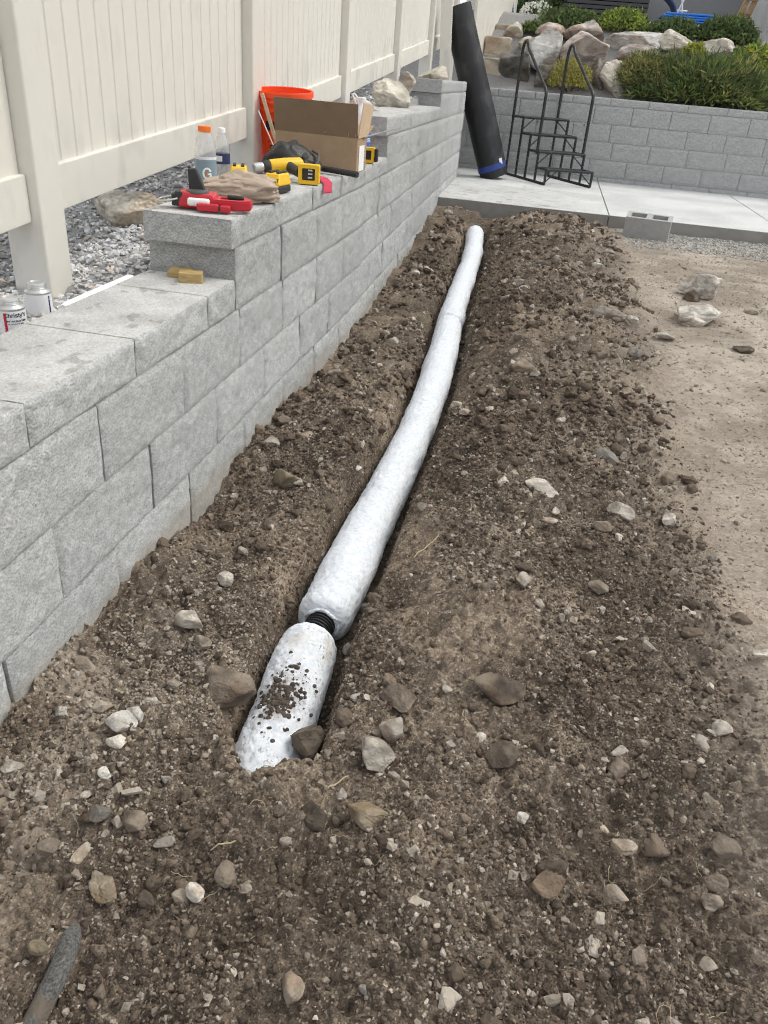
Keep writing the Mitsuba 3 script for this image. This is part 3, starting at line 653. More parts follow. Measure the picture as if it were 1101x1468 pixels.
# crumbs, clods and grit: nobody could count them
hull_p = []
gh = np.random.default_rng(5)
for i in range(16):
    v = gh.normal(size=(11, 3)); v /= np.linalg.norm(v, axis=1, keepdims=True); v *= gh.uniform(.75, 1.1, (11, 1))
    hull_p.append(trimesh.Trimesh(v, [[0, 1, 2]], process=False).convex_hull)
def clod_proto(i, sub):
    m = rock_mesh(900+i, (1, .86, .74), sub, 9, .30, 12, .5); v = m.vertices
    m.vertices = v*(1+.75*(nfbm(v*2.6+i, 3, i)-.5)+.45*(nfbm(v*6+i, 2, i+9)-.5))[:, None]
    return m
lump2 = [clod_proto(i, 1) for i in range(16)]; lump3 = [clod_proto(i+30, 2) for i in range(10)]
P, S, Cc, P2, S2, C2, P3, S3, C3_ = [], [], [], [], [], [], [], [], []
for lo, hi, lim, dens, pale in ((.0017, .0032, 1.9, 10000, .13), (.0032, .0062, 3.0, 9000, .12), (.0062, .0115, 6.2, 1500, .21), (.0115, .020, 7.9, 340, .38), (.018, .032, 7.9, 60, .03), (.022, .042, 7.8, 62, .10)):
    n = int(dens*1.6*(lim-.3)); x, y = rnd_xy(n, lim, g2); n = len(x)
    # clods gather in drifts
    if .01 < lo < .02: ok = g2.random(n) < .30+.7*sst(1.6, 3.0, y); x, y = x[ok], y[ok]; n = len(x)
    if lo > .02: ok = g2.random(n) < sst(2.0, 3.6, y); x, y = x[ok], y[ok]; n = len(x)
    d = nfbm(np.stack([x*3.1, y*3.1, 0*x], -1), 3, 55); keep = g2.random(n) < np.clip((d-.30)*4.5, .14, 1)
    x, y = x[keep], y[keep]; n = len(x)
    s = lo+(hi-lo)*g2.random(n)**1.5
    z = surface(x, y)
    dry = nfbm(np.stack([x*2.4+7, y*2.4, 0*x], -1), 3, 60)
    leftdry = ((x < -.52) & (y < 1.75))*.75
    isp = g2.random(n) < np.clip((pale+(.14 if lo > .006 else .04)*sst(1.8, 3.5, y))*(.3+2.2*np.clip(dry-.3, 0, 1)*2)+leftdry*np.clip(dry*2-.6, 0, 1), 0, .8)
    wear = g2.random((n, 1))**1.5
    c = np.where(isp[:, None], (np.array([.46, .405, .34])*(1-wear)+np.array([.22, .175, .135])*wear)*g2.uniform(.7, 1.2, (n, 1)), np.array([.147, .114, .087])*g2.uniform(.5, 1.5, (n, 1)))
    pos = np.stack([x, y, z+s*.22], 1)
    if lo < .0035: P.append(pos); S.append(s); Cc.append(c)
    else:
        P.append(pos[isp]); S.append(s[isp]*.85); Cc.append(c[isp])
        (P3 if lo > .01 else P2).append(pos[~isp]); (S3 if lo > .01 else S2).append(s[~isp]); (C3_ if lo > .01 else C2).append(c[~isp])
mm, vc = scatter_mesh(hull_p, np.vstack(P), np.concatenate(S), g2, np.vstack(Cc), .8)
single('grit', mm, 'clod', 'fine stone chips and crumbs all over the dug soil', 'grit', False, kind='stuff', color=vc)
mm, vc = scatter_mesh(lump2, np.vstack(P2), np.concatenate(S2), g2, np.vstack(C2), .8)
m3_, vc3 = scatter_mesh(lump3, np.vstack(P3), np.concatenate(S3), g2, np.vstack(C3_), .75)
mm = trimesh.Trimesh(np.vstack([mm.vertices, m3_.vertices]), np.vstack([mm.faces, m3_.faces+len(mm.vertices)]), process=False); vc = np.vstack([vc, vc3])
single('soil_clods', mm, 'clod', 'dark clods of dug soil heaped along the trench', 'soil', True, kind='stuff', color=vc)
# grit on the trodden ground, thick with pale chippings beside the walk
P, S, Cc = [], [], []
for lo, hi, x0, x1, y0, y1, n in ((.002, .004, .45, 1.6, .8, 3.5, 7000), (.004, .008, .5, 2.6, 1.0, 7.9, 11000), (.008, .016, .6, 2.6, 1.3, 7.9, 750), (.007, .016, .75, 3.2, 7.15, 7.94, 4200)):
    x, y = g2.uniform(x0, x1, n), g2.uniform(y0, y1, n)
    if y0 > 7: y = 7.94-.8*g2.random(n)**1.6
    ok = (spoil(x, y) < .6); x, y = x[ok], y[ok]; n = len(x)
    s = lo+(hi-lo)*g2.random(n)**2; z = surface(x, y)
    c = (np.array([.37, .32, .265]) if y0 < 7 else np.array([.44, .425, .395]))*g2.uniform(.6, 1.25, (n, 1))
    P.append(np.stack([x, y, z+s*.2], 1)); S.append(s); Cc.append(c)
mm, vc = scatter_mesh(hull_p, np.vstack(P), np.concatenate(S), g2, np.vstack(Cc), .7)
single('chippings', mm, 'clod', 'pale chippings scattered over the trodden ground', 'gravel', False, kind='stuff', color=vc)
# roots and straw
st = []
for i in range(90):
    x, y = rnd_xy(1, 2.6, g2); 
    if not len(x): continue
    x, y = float(x[0]), float(y[0]); a = g2.uniform(0, 6.28); L = g2.uniform(.02, .075); cv = g2.normal(0, 9)
    n = 7; t = np.linspace(0, 1, n); ang = a+cv*t*L*3
    px, py = x+np.cumsum(np.cos(ang))*L/n, y+np.cumsum(np.sin(ang))*L/n
    pz = surface(px, py)+.003+.008*np.sin(t*np.pi)*g2.random()
    st.append(tube(np.stack([px, py, pz], 1), np.linspace(.0009, .0004, n)*g2.uniform(.7, 1.2), 5))
for (x, y, a, L) in ((-.205, 1.86, 1.25, .16), (-.60, .48, .9, .10), (-.40, .85, .4, .05), (-.23, 1.02, .9, .05)):
    px, py = x+np.linspace(0, L, 8)*math.cos(a), y+np.linspace(0, L, 8)*math.sin(a)
    st.append(tube(np.stack([px, py, surface(px, py).mean()*.4+surface(px, py)*.6+.012], 1), .0016, 5))
single('straw', cat_(st), 'straw', 'dry roots and straws lying on the dug soil', 'straw', True, kind='stuff')

# ------------------------------------------------------------------ hollow concrete block at the edge of the heap
cb = Polygon([(-.195, -.0965), (.195, -.0965), (.195, .0965), (-.195, .0965)]).buffer(-.003).buffer(.003)
for sx in (-1, 1):
    cb = cb.difference(smooth_poly([(sx*.092-.066, -.064), (sx*.092+.066, -.064), (sx*.092+.066, .064), (sx*.092-.066, .064)], .012))
single('concrete_block', M(prism(cb, .19), (.915, 7.64, .15), -9.5, rx=8), 'smooth_concrete', 'hollow grey concrete block standing on the ground against the walk edge', 'block', 30)
# ------------------------------------------------------------------ gravel and stones behind the block wall
g3 = np.random.default_rng(14)
def bed_xy(n, x0, x1, y0, y1): return g3.uniform(x0, x1, n), g3.uniform(y0, y1, n)
P, S, Cc = [], [], []
for lo, hi, n, x0, x1, y0, y1 in ((.008, .017, 9000, -2.3, -1.23, .9, 4.3), (.009, .018, 5200, -2.2, -1.24, 4.3, 8.6), (.005, .009, 5000, -1.9, -1.23, 1.2, 3.2)):
    x, y = bed_xy(n, x0, x1, y0, y1)
    s = lo+(hi-lo)*g3.random(n)**1.4; z = rough_upper(x, y)
    behind_tone = np.where((x < -1.62) & (g3.random(n) < .7), .65, 1.0)  # most stones behind the fence line get a darker tone
    c = np.array([.58, .575, .57])*g3.uniform(.62, 1.25, (n, 1))*behind_tone[:, None]
    c[g3.random(n) < .06] *= np.array([1.05, .9, .75])
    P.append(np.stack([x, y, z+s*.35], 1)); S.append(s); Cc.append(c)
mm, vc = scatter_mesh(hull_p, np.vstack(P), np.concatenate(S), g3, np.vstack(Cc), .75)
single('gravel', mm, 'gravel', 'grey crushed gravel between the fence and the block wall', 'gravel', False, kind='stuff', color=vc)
big(-1.63, 3.05, .70, (.155, .13, .10), 601, 'bed_rock', 'tan flat-topped rock on the gravel just behind the near fence post', 20, sink=-.02)
big(-1.22, 5.55, 1.01, (.15, .17, .13), 602, 'boulder_white', 'smooth pale rock on the gravel beside the white jug', 10)
big(-1.27, 6.55, 1.13, (.17, .2, .14), 603, 'boulder_cream', 'cream rock on the upper gravel beyond the smooth pale rock', -20)
big(-1.24, 6.85, 1.16, (.08, .10, .13), 604, 'boulder_white', 'small white rock against the far side of the cream rock', 30)
big(-1.26, 8.55, 1.27, (.18, .20, .10), 605, 'boulder_cream', 'flat cream rock at the far end of the upper gravel beside the black roll', 5)
big(-1.17, 8.1, 1.16, (.10, .14, .04), 606, 'stone_grey', 'thin grey flat rock on the gravel before the topmost wall step', 15)

# ------------------------------------------------------------------ tools and rubbish left on the wall
ZC = .842
# red cordless cutter
tq = thing('band_saw', 'red and black cordless band saw with a loop handle lying on the wall cap', 'power tool')
def TQ(m): return M(m, (-1.185, 2.43, ZC+.003), 12, s=.93)
body = m3.Manifold.batch_hull([m3.Manifold.sphere(.011, 16).translate(p) for p in ((.055, .014, .012), (.055, .078, .012), (.17, .08, .012), (.17, .012, .012), (.055, .018, .042), (.06, .072, .046), (.16, .07, .040), (.16, .016, .036))])
put('body', TQ(tm(body)), 'red_plastic', 45, tq)
loop = smooth_poly([(.155, -.004), (.26, -.006), (.292, .015), (.292, .062), (.262, .09), (.155, .088)], .012).difference(smooth_poly([(.188, .022), (.25, .022), (.264, .034), (.258, .06), (.188, .062)], .008))
lm = []
for z0, z1, d in ((.004, .010, -.004), (.010, .030, 0), (.030, .036, -.004)):
    mm = prism(loop.buffer(d), z1-z0); mm.apply_translation((0, 0, z0)); lm.append(mm)
th_ = put('handle', TQ(cat_(lm)), 'red_plastic', 50, tq)
put('grip', TQ(tube([(.205, .0635, .037), (.235, .065, .0375), (.258, .058, .037)], .008, 10)), 'dark_plastic', True, th_)
put('nose', TQ(cat_([rbox(.022, .052, .010, .082, .004, .044, .005), rbox(.036, .062, .006, .086, .010, .052, .004)])), 'dark_plastic', 40, tq)
put('wire_guide', TQ(tube([(.045, .004, .030), (.02, -.004, .024), (-.018, -.002, .018), (-.024, .010, .018), (-.026, .040, .020), (-.018, .052, .022), (.02, .050, .032), (.04, .046, .036)], .0032, 10)), 'steel', True, tq)
put('side_cover', TQ(rbox(.078, .155, -.010, .012, .010, .036, .009, 12)), 'white_plain', 45, tq)
put('trigger_bar', TQ(cat_([rbox(.115, .188, -.034, -.006, .0, .024, .005), rbox(.193, .228, -.032, -.006, .0, .022, .005)])), 'red_plastic', 40, tq)
put('trigger_joint', TQ(rbox(.186, .195, -.030, -.008, .002, .019, .002)), 'dark_plastic', 40, tq)
put('dial', TQ(M(lathe([(0, 0), (.038, 0), (.040, .004), (.038, .009), (.030, .013), (.0, .014)], 32), (.105, .046, .046))), 'grey_plastic', 40, tq)
put('upright_knob', TQ(tm(m3.Manifold.batch_hull([m3.Manifold.sphere(.004, 10).translate(p) for p in ((.082, .040, .058), (.128, .040, .058), (.082, .058, .058), (.128, .056, .058), (.080, .040, .118), (.100, .040, .120), (.080, .056, .118), (.100, .056, .120), (.105, .04, .08), (.105, .056, .08))]))), 'dark_plastic', 40, tq)
tx = meshkit.text_mesh('Milwaukee', .011, .001); put('lettering', TQ(M(tx, (.075, .030, .0475), 8)), 'white_plain', False, tq)

# bottles
def bent(txt, h, R, z, phi, depth=.0006, bold=True, rot=0):
    """lettering wrapped round an upright cylinder, centred at angle phi"""
    m = meshkit.text_mesh(txt, h, depth, bold)
    if rot: m = M(m, rz=rot)
    m = m.subdivide(); b = m.bounds; cx = (b[0, 0]+b[1, 0])/2; cy = (b[0, 1]+b[1, 1])/2
    v = m.vertices.copy(); a = phi+(v[:, 0]-cx)/R; r = R+v[:, 2]
    m.vertices = np.stack([np.cos(a)*r, np.sin(a)*r, z+v[:, 1]-cy], 1); return m
bx, by, bz = -1.255, 2.93, ZC
ph = math.atan2(-by, -bx)+math.radians(6)
bt = thing('sports_drink_bottle', 'clear bottle with an orange cap and a blue-grey G label on the wall', 'bottle')
outer = [(.0, .001), (.034, .001), (.0385, .006), (.0385, .100), (.0375, .103), (.0385, .106), (.0385, .140), (.036, .156), (.028, .176), (.0185, .188), (.0175, .196), (.0175, .206)]
put('shell', M(lathe(outer, 48), (bx, by, bz)), 'clear_plastic', 40, bt)
lab = [(.0388, .004), (.0393, .006), (.0393, .098), (.0388, .100)]
bl_ = put('label', M(lathe(lab, 48), (bx, by, bz)), 'blue_label', 30, bt)
put('label_band', M(lathe([(.0389, .1005), (.0394, .1008), (.0394, .109), (.0389, .1095)], 48), (bx, by, bz)), 'white_label', 30, bt)
put('emblem', M(bent('G', .036, .0393, .055, ph, .0012), (bx, by, bz)), 'white_plain', False, bl_)
bolt = Polygon([(0, 0), (.006, .008), (.003, .008), (.008, .017), (.0, .009), (.003, .009)])
bm = prism(bolt.buffer(.0006), .0008).subdivide(); v = bm.vertices; a_ = ph+(v[:, 0]-.003)/.0393
put('bolt_mark', M(trimesh.Trimesh(np.stack([np.cos(a_)*(.0409+v[:, 2]), np.sin(a_)*(.0409+v[:, 2]), v[:, 1]*1.1+.046], 1), bm.faces, process=False), (bx, by, bz)), 'orange_plastic', False, bl_)
ribs = []
for i in range(40):
    q = 2*math.pi*i/40; ribs.append(M(box(-.0008, .0012, -.0010, .0010, .192, .208), (.0215*math.cos(q), .0215*math.sin(q), 0), 0))
put('cap', M(cat_([lathe([(0, .190), (.0210, .190), (.0218, .192), (.0218, .207), (.0205, .210), (0, .2105)], 40)]+ribs), (bx, by, bz)), 'orange_plastic', 40, bt)
wx_, wy_ = -1.30, 3.20
wb = thing('water_bottle', 'small clear water bottle with a white cap behind the orange-capped bottle', 'bottle')
put('shell', M(lathe([(0, .001), (.028, .001), (.0315, .005), (.0315, .05), (.0295, .056), (.0315, .062), (.0315, .115), (.030, .130), (.022, .160), (.0135, .178), (.0125, .186)], 40), (wx_, wy_, ZC-.01)), 'clear_plastic', 40, wb)
put('label', M(lathe([(.0317, .070), (.0321, .071), (.0321, .108), (.0317, .109)], 40), (wx_, wy_, ZC-.01)), 'ink_dark_blue', 30, wb)
put('label_mark', M(lathe([(.0322, .08), (.0325, .08), (.0325, .10), (.0322, .10)], 40).slice_plane((0, -.026, 0), (-.3, -1, 0)), (wx_, wy_, ZC-.01)), 'white_label', 30, wb)
put('cap', M(lathe([(0, .182), (.0150, .182), (.0155, .184), (.0155, .196), (.0145, .199), (0, .1995)], 32), (wx_, wy_, ZC-.01)), 'white_plain', 40, wb)

# crumpled paper bag
u = ICO[4].vertices
fold = np.abs(nfbm(u*1.6+3, 2, 5)-.5)*1.1 + np.abs(nfbm(u*3.4+9, 2, 6)-.5)*.42
pb = u*(.72+.62*fold[:, None])*np.array([.155, .085, .056])*1.12
pb[:, 2] = np.where(pb[:, 0] < -.02, pb[:, 2]*np.clip(1+(pb[:, 0]+.02)*4.2, .35, 1), pb[:, 2]*1.1)
pb[:, 2] = np.maximum(pb[:, 2], -.036)
single('paper_bag', M(trimesh.Trimesh(pb, ICO[4].faces, process=False), (-1.055, 2.745, ZC+.037), 14), 'paper_bag', 'crumpled brown paper bag on the wall behind the red saw', 'paper bag', 20)
# batteries and drill
def battery(name, pos, rz, label, lettered=False):
    k = thing(name, label, 'battery')
    f = lambda m: M(m, pos, rz)
    put('base', f(rbox(-.036, .036, -.055, .055, 0, .026, .006)), 'dark_plastic', 40, k)
    put('shell', f(tm(m3.Manifold.batch_hull([m3.Manifold.sphere(.007, 12).translate(q) for q in ((-.030, -.048, .032), (.030, -.048, .032), (-.030, .048, .032), (.030, .048, .032), (-.024, -.030, .060), (.024, -.030, .060), (-.024, .044, .060), (.024, .044, .060))]))), 'yellow_plastic', 40, k)
    put('rails', f(cat_([rbox(-.022, -.010, -.025, .045, .064, .074, .002), rbox(.010, .022, -.025, .045, .064, .074, .002)])), 'dark_plastic', 40, k)
    put('latch', f(rbox(-.012, .012, -.060, -.052, .036, .054, .002)), 'dark_plastic', 40, k)
    if lettered:
        t = meshkit.text_mesh('DEWALT', .012, .001, True); t.apply_translation((-t.bounds[1, 0]/2, 0, 0))
        put('lettering', f(M(M(t, rx=62), (0, -.053, .040))), 'ink', False, k)
    return k
battery('drill_battery', (-1.015, 3.03, ZC), -8, 'yellow and black battery nearest the paper bag, standing on the wall cap', True)
battery('drill_battery', (-1.215, 3.16, ZC-.005), 20, 'yellow battery half hidden behind the crumpled paper bag')
dr_ = thing('cordless_drill', 'yellow and black cordless drill lying on its side in front of the black hood', 'drill')
ax0, ax1 = np.array([-1.205, 3.36, .885]), np.array([-1.045, 3.50, .90])
dv = (ax1-ax0)/np.linalg.norm(ax1-ax0)
put('motor_housing', tube([ax0+dv*.045, ax0+dv*.055, ax0+dv*.12, ax0+dv*.19, ax0+dv*.20], [.020, .027, .030, .028, .020], 20), 'yellow_plastic', 40, dr_)
put('gear_collar', tube([ax0+dv*.02, ax0+dv*.028, ax0+dv*.05], [.019, .023, .0245], 20), 'dark_plastic', 40, dr_)
put('chuck', tube([ax0-dv*.022, ax0-dv*.018, ax0+dv*.004, ax0+dv*.02], [.012, .0165, .019, .0175], 20), 'steel', 40, dr_)
put('handle', tube([ax0+dv*.13, (-1.05, 3.40, .880), (-1.02, 3.37, .880)], [.022, .0195, .024], 16), 'dark_plastic', 40, dr_)
fr = Polygon([(-.043, 0), (.043, 0), (.043, .074), (-.043, .074)]).buffer(-.006).buffer(.006).difference(smooth_poly([(-.027, .014), (.027, .014), (.027, .060), (-.027, .060)], .004))
bf = put('battery', M(M(prism(fr, .05), rx=90), (-.985, 3.375, ZC+.001), 9), 'yellow_plastic', 40, dr_)
put('face', M(M(prism(sbox(-.028, .013, .028, .061), .035), rx=90), (-.983, 3.372, ZC+.001), 9), 'dark_plastic', False, bf)
for kz in (.022, .036, .050): put('contact', M(box(-.004, .014, -.041, -.036, kz, kz+.006), (-.983, 3.372, ZC+.001), 9), 'steel', False, bf)
# black rubber hood
u = ICO[4].vertices
hd = u*np.array([.135, .085, .060])*(1+.22*(nfbm(u*2.2+4, 3, 3)[:, None]-.5))
hd[:, 2] += .018*np.cos(u[:, 0]*3.4+.5) + .010*np.sin(u[:, 0]*9+u[:, 1]*4)*np.clip(u[:, 2], 0, 1)*(u[:, 0] < .1)
hd[:, 1] += .020*u[:, 0]
hd[:, 2] = np.maximum(hd[:, 2], -.05)
hk = thing('rubber_hood', 'crumpled black rubber hood with round studs in front of the cardboard box', 'hood')
put('body', M(trimesh.Trimesh(hd, ICO[4].faces, process=False), (-1.165, 3.70, ZC+.052), -4), 'dark_plastic', 30, hk)
for (sx, sz) in ((-1.175, .905), (-1.085, .918)):
    put('stud', M(lathe([(0, 0), (.014, 0), (.016, .004), (.012, .009), (0, .010)], 24), (sx, 3.628 if sx < -1.1 else 3.650, sz), rx=65), 'grey_plastic', 40, hk)
put('rim', tube([(-1.045, 3.64, .875), (-1.03, 3.655, .90), (-1.04, 3.70, .925), (-1.08, 3.735, .935)], .006, 10), 'grey_plastic', True, hk)
single('rubber_tube', tube([(-1.13, 3.80, ZC+.020), (-1.0, 3.775, ZC+.016), (-.865, 3.735, ZC+.012)], .013, 18), 'dark_plastic', 'black rubber tube lying along the foot of the cardboard box', 'tube', 40)
sv = np.array([(-1.03, 3.60, ZC+.006), (-.985, 3.52, ZC+.008), (-.945, 3.45, ZC+.012), (-.918, 3.42, ZC-.002), (-.912, 3.40, ZC-.035)])
w_ = np.array([.012, .014, .018, .020, .019])[:, None]*np.array([.75, .62, .1])
sm = np.vstack([sv-w_, sv+w_, sv-w_+[0, 0, .004], sv+w_+[0, 0, .004]]); n_ = 5; sf = []
for i in range(n_-1):
    for a, b in ((0, 1), (1, 3), (3, 2), (2, 0)):
        sf += [[a*n_+i, a*n_+i+1, b*n_+i+1], [a*n_+i, b*n_+i+1, b*n_+i]]
single('pink_strap', trimesh.Trimesh(sm, sf, process=False), 'pink_strap', 'pink-red strap hanging over the edge of the wall cap', 'strap', 40)

# cardboard box, open
bx_ = thing('cardboard_box', 'open brown cardboard box with raised flaps in front of the orange bucket', 'box')
BX0, BX1, BY0, BY1, BZ, BT = -1.32, -.912, 3.90, 4.06, ZC+.001, .149
def BXM(m): return M(m, (BX1, BY0, BZ), -3.0)
LX, LY = BX0-BX1, BY1-BY0
put('front', BXM(box(LX, 0, 0, .004, 0, BT)), 'cardboard', False, bx_)
put('back', BXM(box(LX, 0, LY-.004, LY, 0, BT)), 'cardboard', False, bx_)
put('side', BXM(box(LX, LX+.004, .0045, LY-.0045, 0, BT)), 'cardboard', False, bx_)
put('side', BXM(box(-.004, 0, .0045, LY-.0045, 0, BT)), 'cardboard', False, bx_)
put('bottom', BXM(box(LX+.005, -.005, .005, LY-.005, 0, .004)), 'cardboard', False, bx_)
flap = M(box(LX-.004, -.001, -.002, .002, 0, .142), (0, .001, BT), rx=7); put('front_flap', BXM(flap), 'cardboard_dark', False, bx_)
ff = M(M(prism(Polygon([(0.0, 0), (LY, 0), (LY+.012, .135), (-.012, .150)]), .0035), rx=90, rz=90), (.001, 0, BT), ry=8); put('side_flap', BXM(ff), 'cardboard_pale', False, bx_)
fb = M(box(LX, 0, -.002, .002, 0, .12), (0, LY, BT), rx=-70); put('back_flap', BXM(fb), 'cardboard', False, bx_)
put('paper_sheet', BXM(box(.001, .003, .03, .115, .004, .115)), 'white_plain', False, bx_)
for sx in (-.16, -.045, -.012): put('staple', BXM(M(box(sx-.001, sx+.001, -.0035, -.001, .005, .016), (0, .001, BT), rx=7)), 'steel', False, bx_)

# orange bucket
bk = thing('bucket', 'bright orange plastic bucket with wooden strips in front of it, against the fence', 'bucket')
KX, KY, KZ, KR, KH = -1.385, 4.275, .79, .142, .365
rb = lambda z: KR*(.86+.14*z/KH)
prof = [(0, .004), (rb(0)-.006, .0), (rb(0), .006), (rb(.25), .25), (rb(.27)+.001, .27), (rb(.275)+.006, .274), (rb(.285)+.006, .284), (rb(.29)+.001, .288), (rb(.305)+.001, .305), (rb(.31)+.006, .309), (rb(.32)+.006, .319), (rb(.325)+.001, .323), (rb(.335), .335), (rb(.34)+.008, .339), (rb(.36)+.008, .362), (KR+.004, .366), (KR-.003, .364), (KR-.004, .335), (rb(.02)-.004, .02), (0, .012)]
kb_ = put('body', M(lathe(prof, 72), (KX, KY, KZ), rx=5), 'orange_bucket', 50, bk)
pk = math.atan2(-KY, -KX)-math.radians(32)
def wrap_plate(w, h, R, z, phi):
    m = prism(sbox(-w/2, -h/2, w/2, h/2), .0008)
    for _ in range(3): m = m.subdivide()
    v = m.vertices; a = phi+v[:, 0]/R; r = R+v[:, 2]
    return trimesh.Trimesh(np.stack([np.cos(a)*r, np.sin(a)*r, z+v[:, 1]], 1), m.faces, process=False)
put('printed_square', M(wrap_plate(.05, .042, rb(.215)+.0012, .215, pk), (KX, KY, KZ), rx=5), 'ink', False, kb_)
put('printed_script', M(bent("Let's Do This.", .026, rb(.10)+.0016, .105, pk, .0008, True, 90), (KX, KY, KZ), rx=5), 'ink', False, kb_)
for i, (p0, p1, w, m_) in enumerate((((-1.345, 4.085, .85), (-1.445, 4.10, 1.135), .018, 'pale_wood'), ((-1.355, 4.06, .87), (-1.455, 4.08, 1.06), .004, 'white_plain'))):
    p0, p1 = np.array(p0), np.array(p1); d = p1-p0; L = np.linalg.norm(d)
    s_ = M(rbox(-w/2, w/2, -.004, .004, 0, L, .0015, 6), p0, ry=math.degrees(math.atan2(d[0], d[2])))
    single('wooden_stake' if i == 0 else 'white_rod', s_, m_, ('pale wooden stake leaning on the front of the orange bucket', 'thin white rod leaning on the bucket left of the wooden stake')[i], ('stake', 'rod')[i], 35)
# jug, second battery frame, thin rod
jg = thing('jug', 'translucent white plastic jug with a blue label standing behind the cardboard box', 'jug')
JX, JY = -1.06, 4.58
put('body', M(lathe([(0, .002), (.050, .002), (.056, .010), (.057, .150), (.052, .205), (.034, .245), (.021, .262), (.019, .282), (0, .284)], 40), (JX, JY, ZC)), 'translucent_white', 45, jg)
put('label', M(lathe([(.0574, .03), (.0582, .032), (.0582, .135), (.0574, .137)], 40), (JX, JY, ZC)), 'ink_blue', 30, jg)
put('label_text', M(cat_([bent('WATER', .02, .0584, .10, math.atan2(-JY, -JX)+.55), bent('1 GAL', .012, .0584, .06, math.atan2(-JY, -JX)+.55)]), (JX, JY, ZC)), 'white_plain', False, jg)
put('cap', M(lathe([(0, .282), (.022, .282), (.0225, .299), (.020, .302), (0, .302)], 32), (JX, JY, ZC)), 'white_plain', 40, jg)
put('handle', M(tube([(-.020, -.018, .257), (-.032, -.026, .284), (-.046, -.030, .314), (-.040, -.012, .318), (-.012, .004, .284), (.006, .006, .262)], .005, 10), (JX, JY, ZC)), 'white_plain', True, jg)
tf = thing('battery_charger', 'small yellow-framed black battery block on the cap beyond the cardboard box', 'battery')
put('frame', M(M(prism(fr, .045), rx=90), (-.985, 4.46, ZC+.001), 4), 'yellow_plastic', 40, tf)
put('face', M(M(prism(sbox(-.028, .013, .028, .061), .03), rx=90), (-.985, 4.457, ZC+.001), 4), 'dark_plastic', False, tf)
put('end_cap', M(rbox(.043, .060, -.042, -.002, .006, .070, .004), (-.985, 4.46, ZC+.001), 4), 'dark_plastic', 40, tf)
single('metal_rod', tube([(-.90, 3.98, .992), (-.925, 5.02, .992)], .004, 8), 'steel', 'thin bright metal rod sticking out of the box towards the higher wall step', 'rod', True)

# cans, white pipe and wood offcuts on and behind the low cap
def can(x, y, rz, label, front):
    k = thing('glue_can', label, 'can'); z0 = .572
    f = lambda m: M(m, (x, y, z0))
    R_ = .0355
    put('body', f(lathe([(0, 0), (R_-.001, 0), (R_+.0008, .002), (R_+.0008, .005), (R_, .007), (R_, .074), (R_+.0008, .076), (R_+.0006, .079), (R_-.003, .082), (R_-.006, .086), (0, .087)], 48)), 'tin', 35, k)
    put('cap', f(lathe([(0, .085), (.026, .085), (.0265, .088), (.0255, .090), (.0265, .092), (.0255, .095), (.0265, .097), (.0250, .102), (.022, .1035), (.021, .1015), (0, .101)], 40)), 'tin', 30, k)
    lb_ = put('label', f(lathe([(R_+.0002, .009), (R_+.0005, .010), (R_+.0005, .072), (R_+.0002, .073)], 48)), 'white_label', 30, k)
    a = math.atan2(-y, -x) + rz
    if front:
        put('red_stripe', f(wrap_plate(.007, .058, R_+.0007, .040, a-.62)), 'ink_red', False, lb_)
        put('lettering', f(cat_([bent("Christy's", .0105, R_+.0006, .062, a+.15), bent('Red Hot Blue Glue', .0048, R_+.0006, .048, a+.15), bent('for use on PVC pipe', .0032, R_+.0006, .040, a+.12, bold=False)])), 'ink', False, lb_)
    else:
        put('dark_stripe', f(wrap_plate(.004, .058, R_+.0007, .040, a+.95)), 'ink_dark_blue', False, lb_)
can(-1.355, 1.835, .12, "glue can with black lettering and a red stripe at the left edge, nearest the corner", True)
can(-1.385, 2.005, -.1, 'second silver-topped glue can, plain white side showing, behind the lettered can', False)
single('white_pipe', tube([(-1.261, 1.93, .627), (-1.260, 1.96, .627), (-1.258, 2.30, .630), (-1.258, 2.315, .630)], [.017, .0205, .0205, .018], 24), 'pvc', 'white plastic pipe lying along the back edge of the low wall cap', 'pipe', 40)
single('wood_offcut', M(rbox(-.036, .036, -.026, .026, 0, .037, .003), (-1.058, 2.325, .642), 18), 'treated_wood', 'lower greenish wood offcut lying on the low wall cap', 'wood block', 35)
single('wood_offcut', M(rbox(-.036, .036, -.024, .024, 0, .030, .003), (-1.112, 2.368, .642), 6, rx=8), 'treated_wood', 'rear wood offcut tilted against the end of the higher wall step', 'wood block', 35)

# ------------------------------------------------------------------ black roll and black step frame by the garden wall
ra, rb_ = np.array([-.672, 10.10, .285]), np.array([-1.32, 10.02, 1.955])
rl = thing('rubber_roll', 'tall roll of black rubber sheeting leaning beside the end of the block wall', 'roll')
rd = rb_-ra; Lr = np.linalg.norm(rd); rd /= Lr
nn, na_ = 90, 72
th = np.arange(na_)*2*np.pi/na_
aa_ = np.cross(rd, [0, 1, 0]); aa_ /= np.linalg.norm(aa_); bb_ = np.cross(rd, aa_)
V = []
for s in np.linspace(0, 1, nn):
    seam = np.where((th > 3.3) & (th < 3.6), .010, 0)
    r = .158 + .006*math.sin(s*5) + seam
    V.append(ra+rd*s*Lr+(np.cos(th)[:, None]*aa_+np.sin(th)[:, None]*bb_)*np.broadcast_to(np.asarray(r), (na_,))[:, None])
V = np.vstack(V); V += (.010*(nfbm(V*np.array([5, 5, 1.6]), 3, 4)-.5))[:, None]*(V-(ra+np.outer((V-ra)@rd, rd)))/.16
i = np.arange(nn*na_).reshape(nn, na_); j = np.roll(i, -1, 1)
Fr = np.vstack([np.stack([i[:-1], j[:-1], j[1:]], -1).reshape(-1, 3), np.stack([i[:-1], j[1:], i[1:]], -1).reshape(-1, 3)])
inner = ra+rd*(Lr-.10); V2 = np.vstack([V, ra+rd*.0, inner])
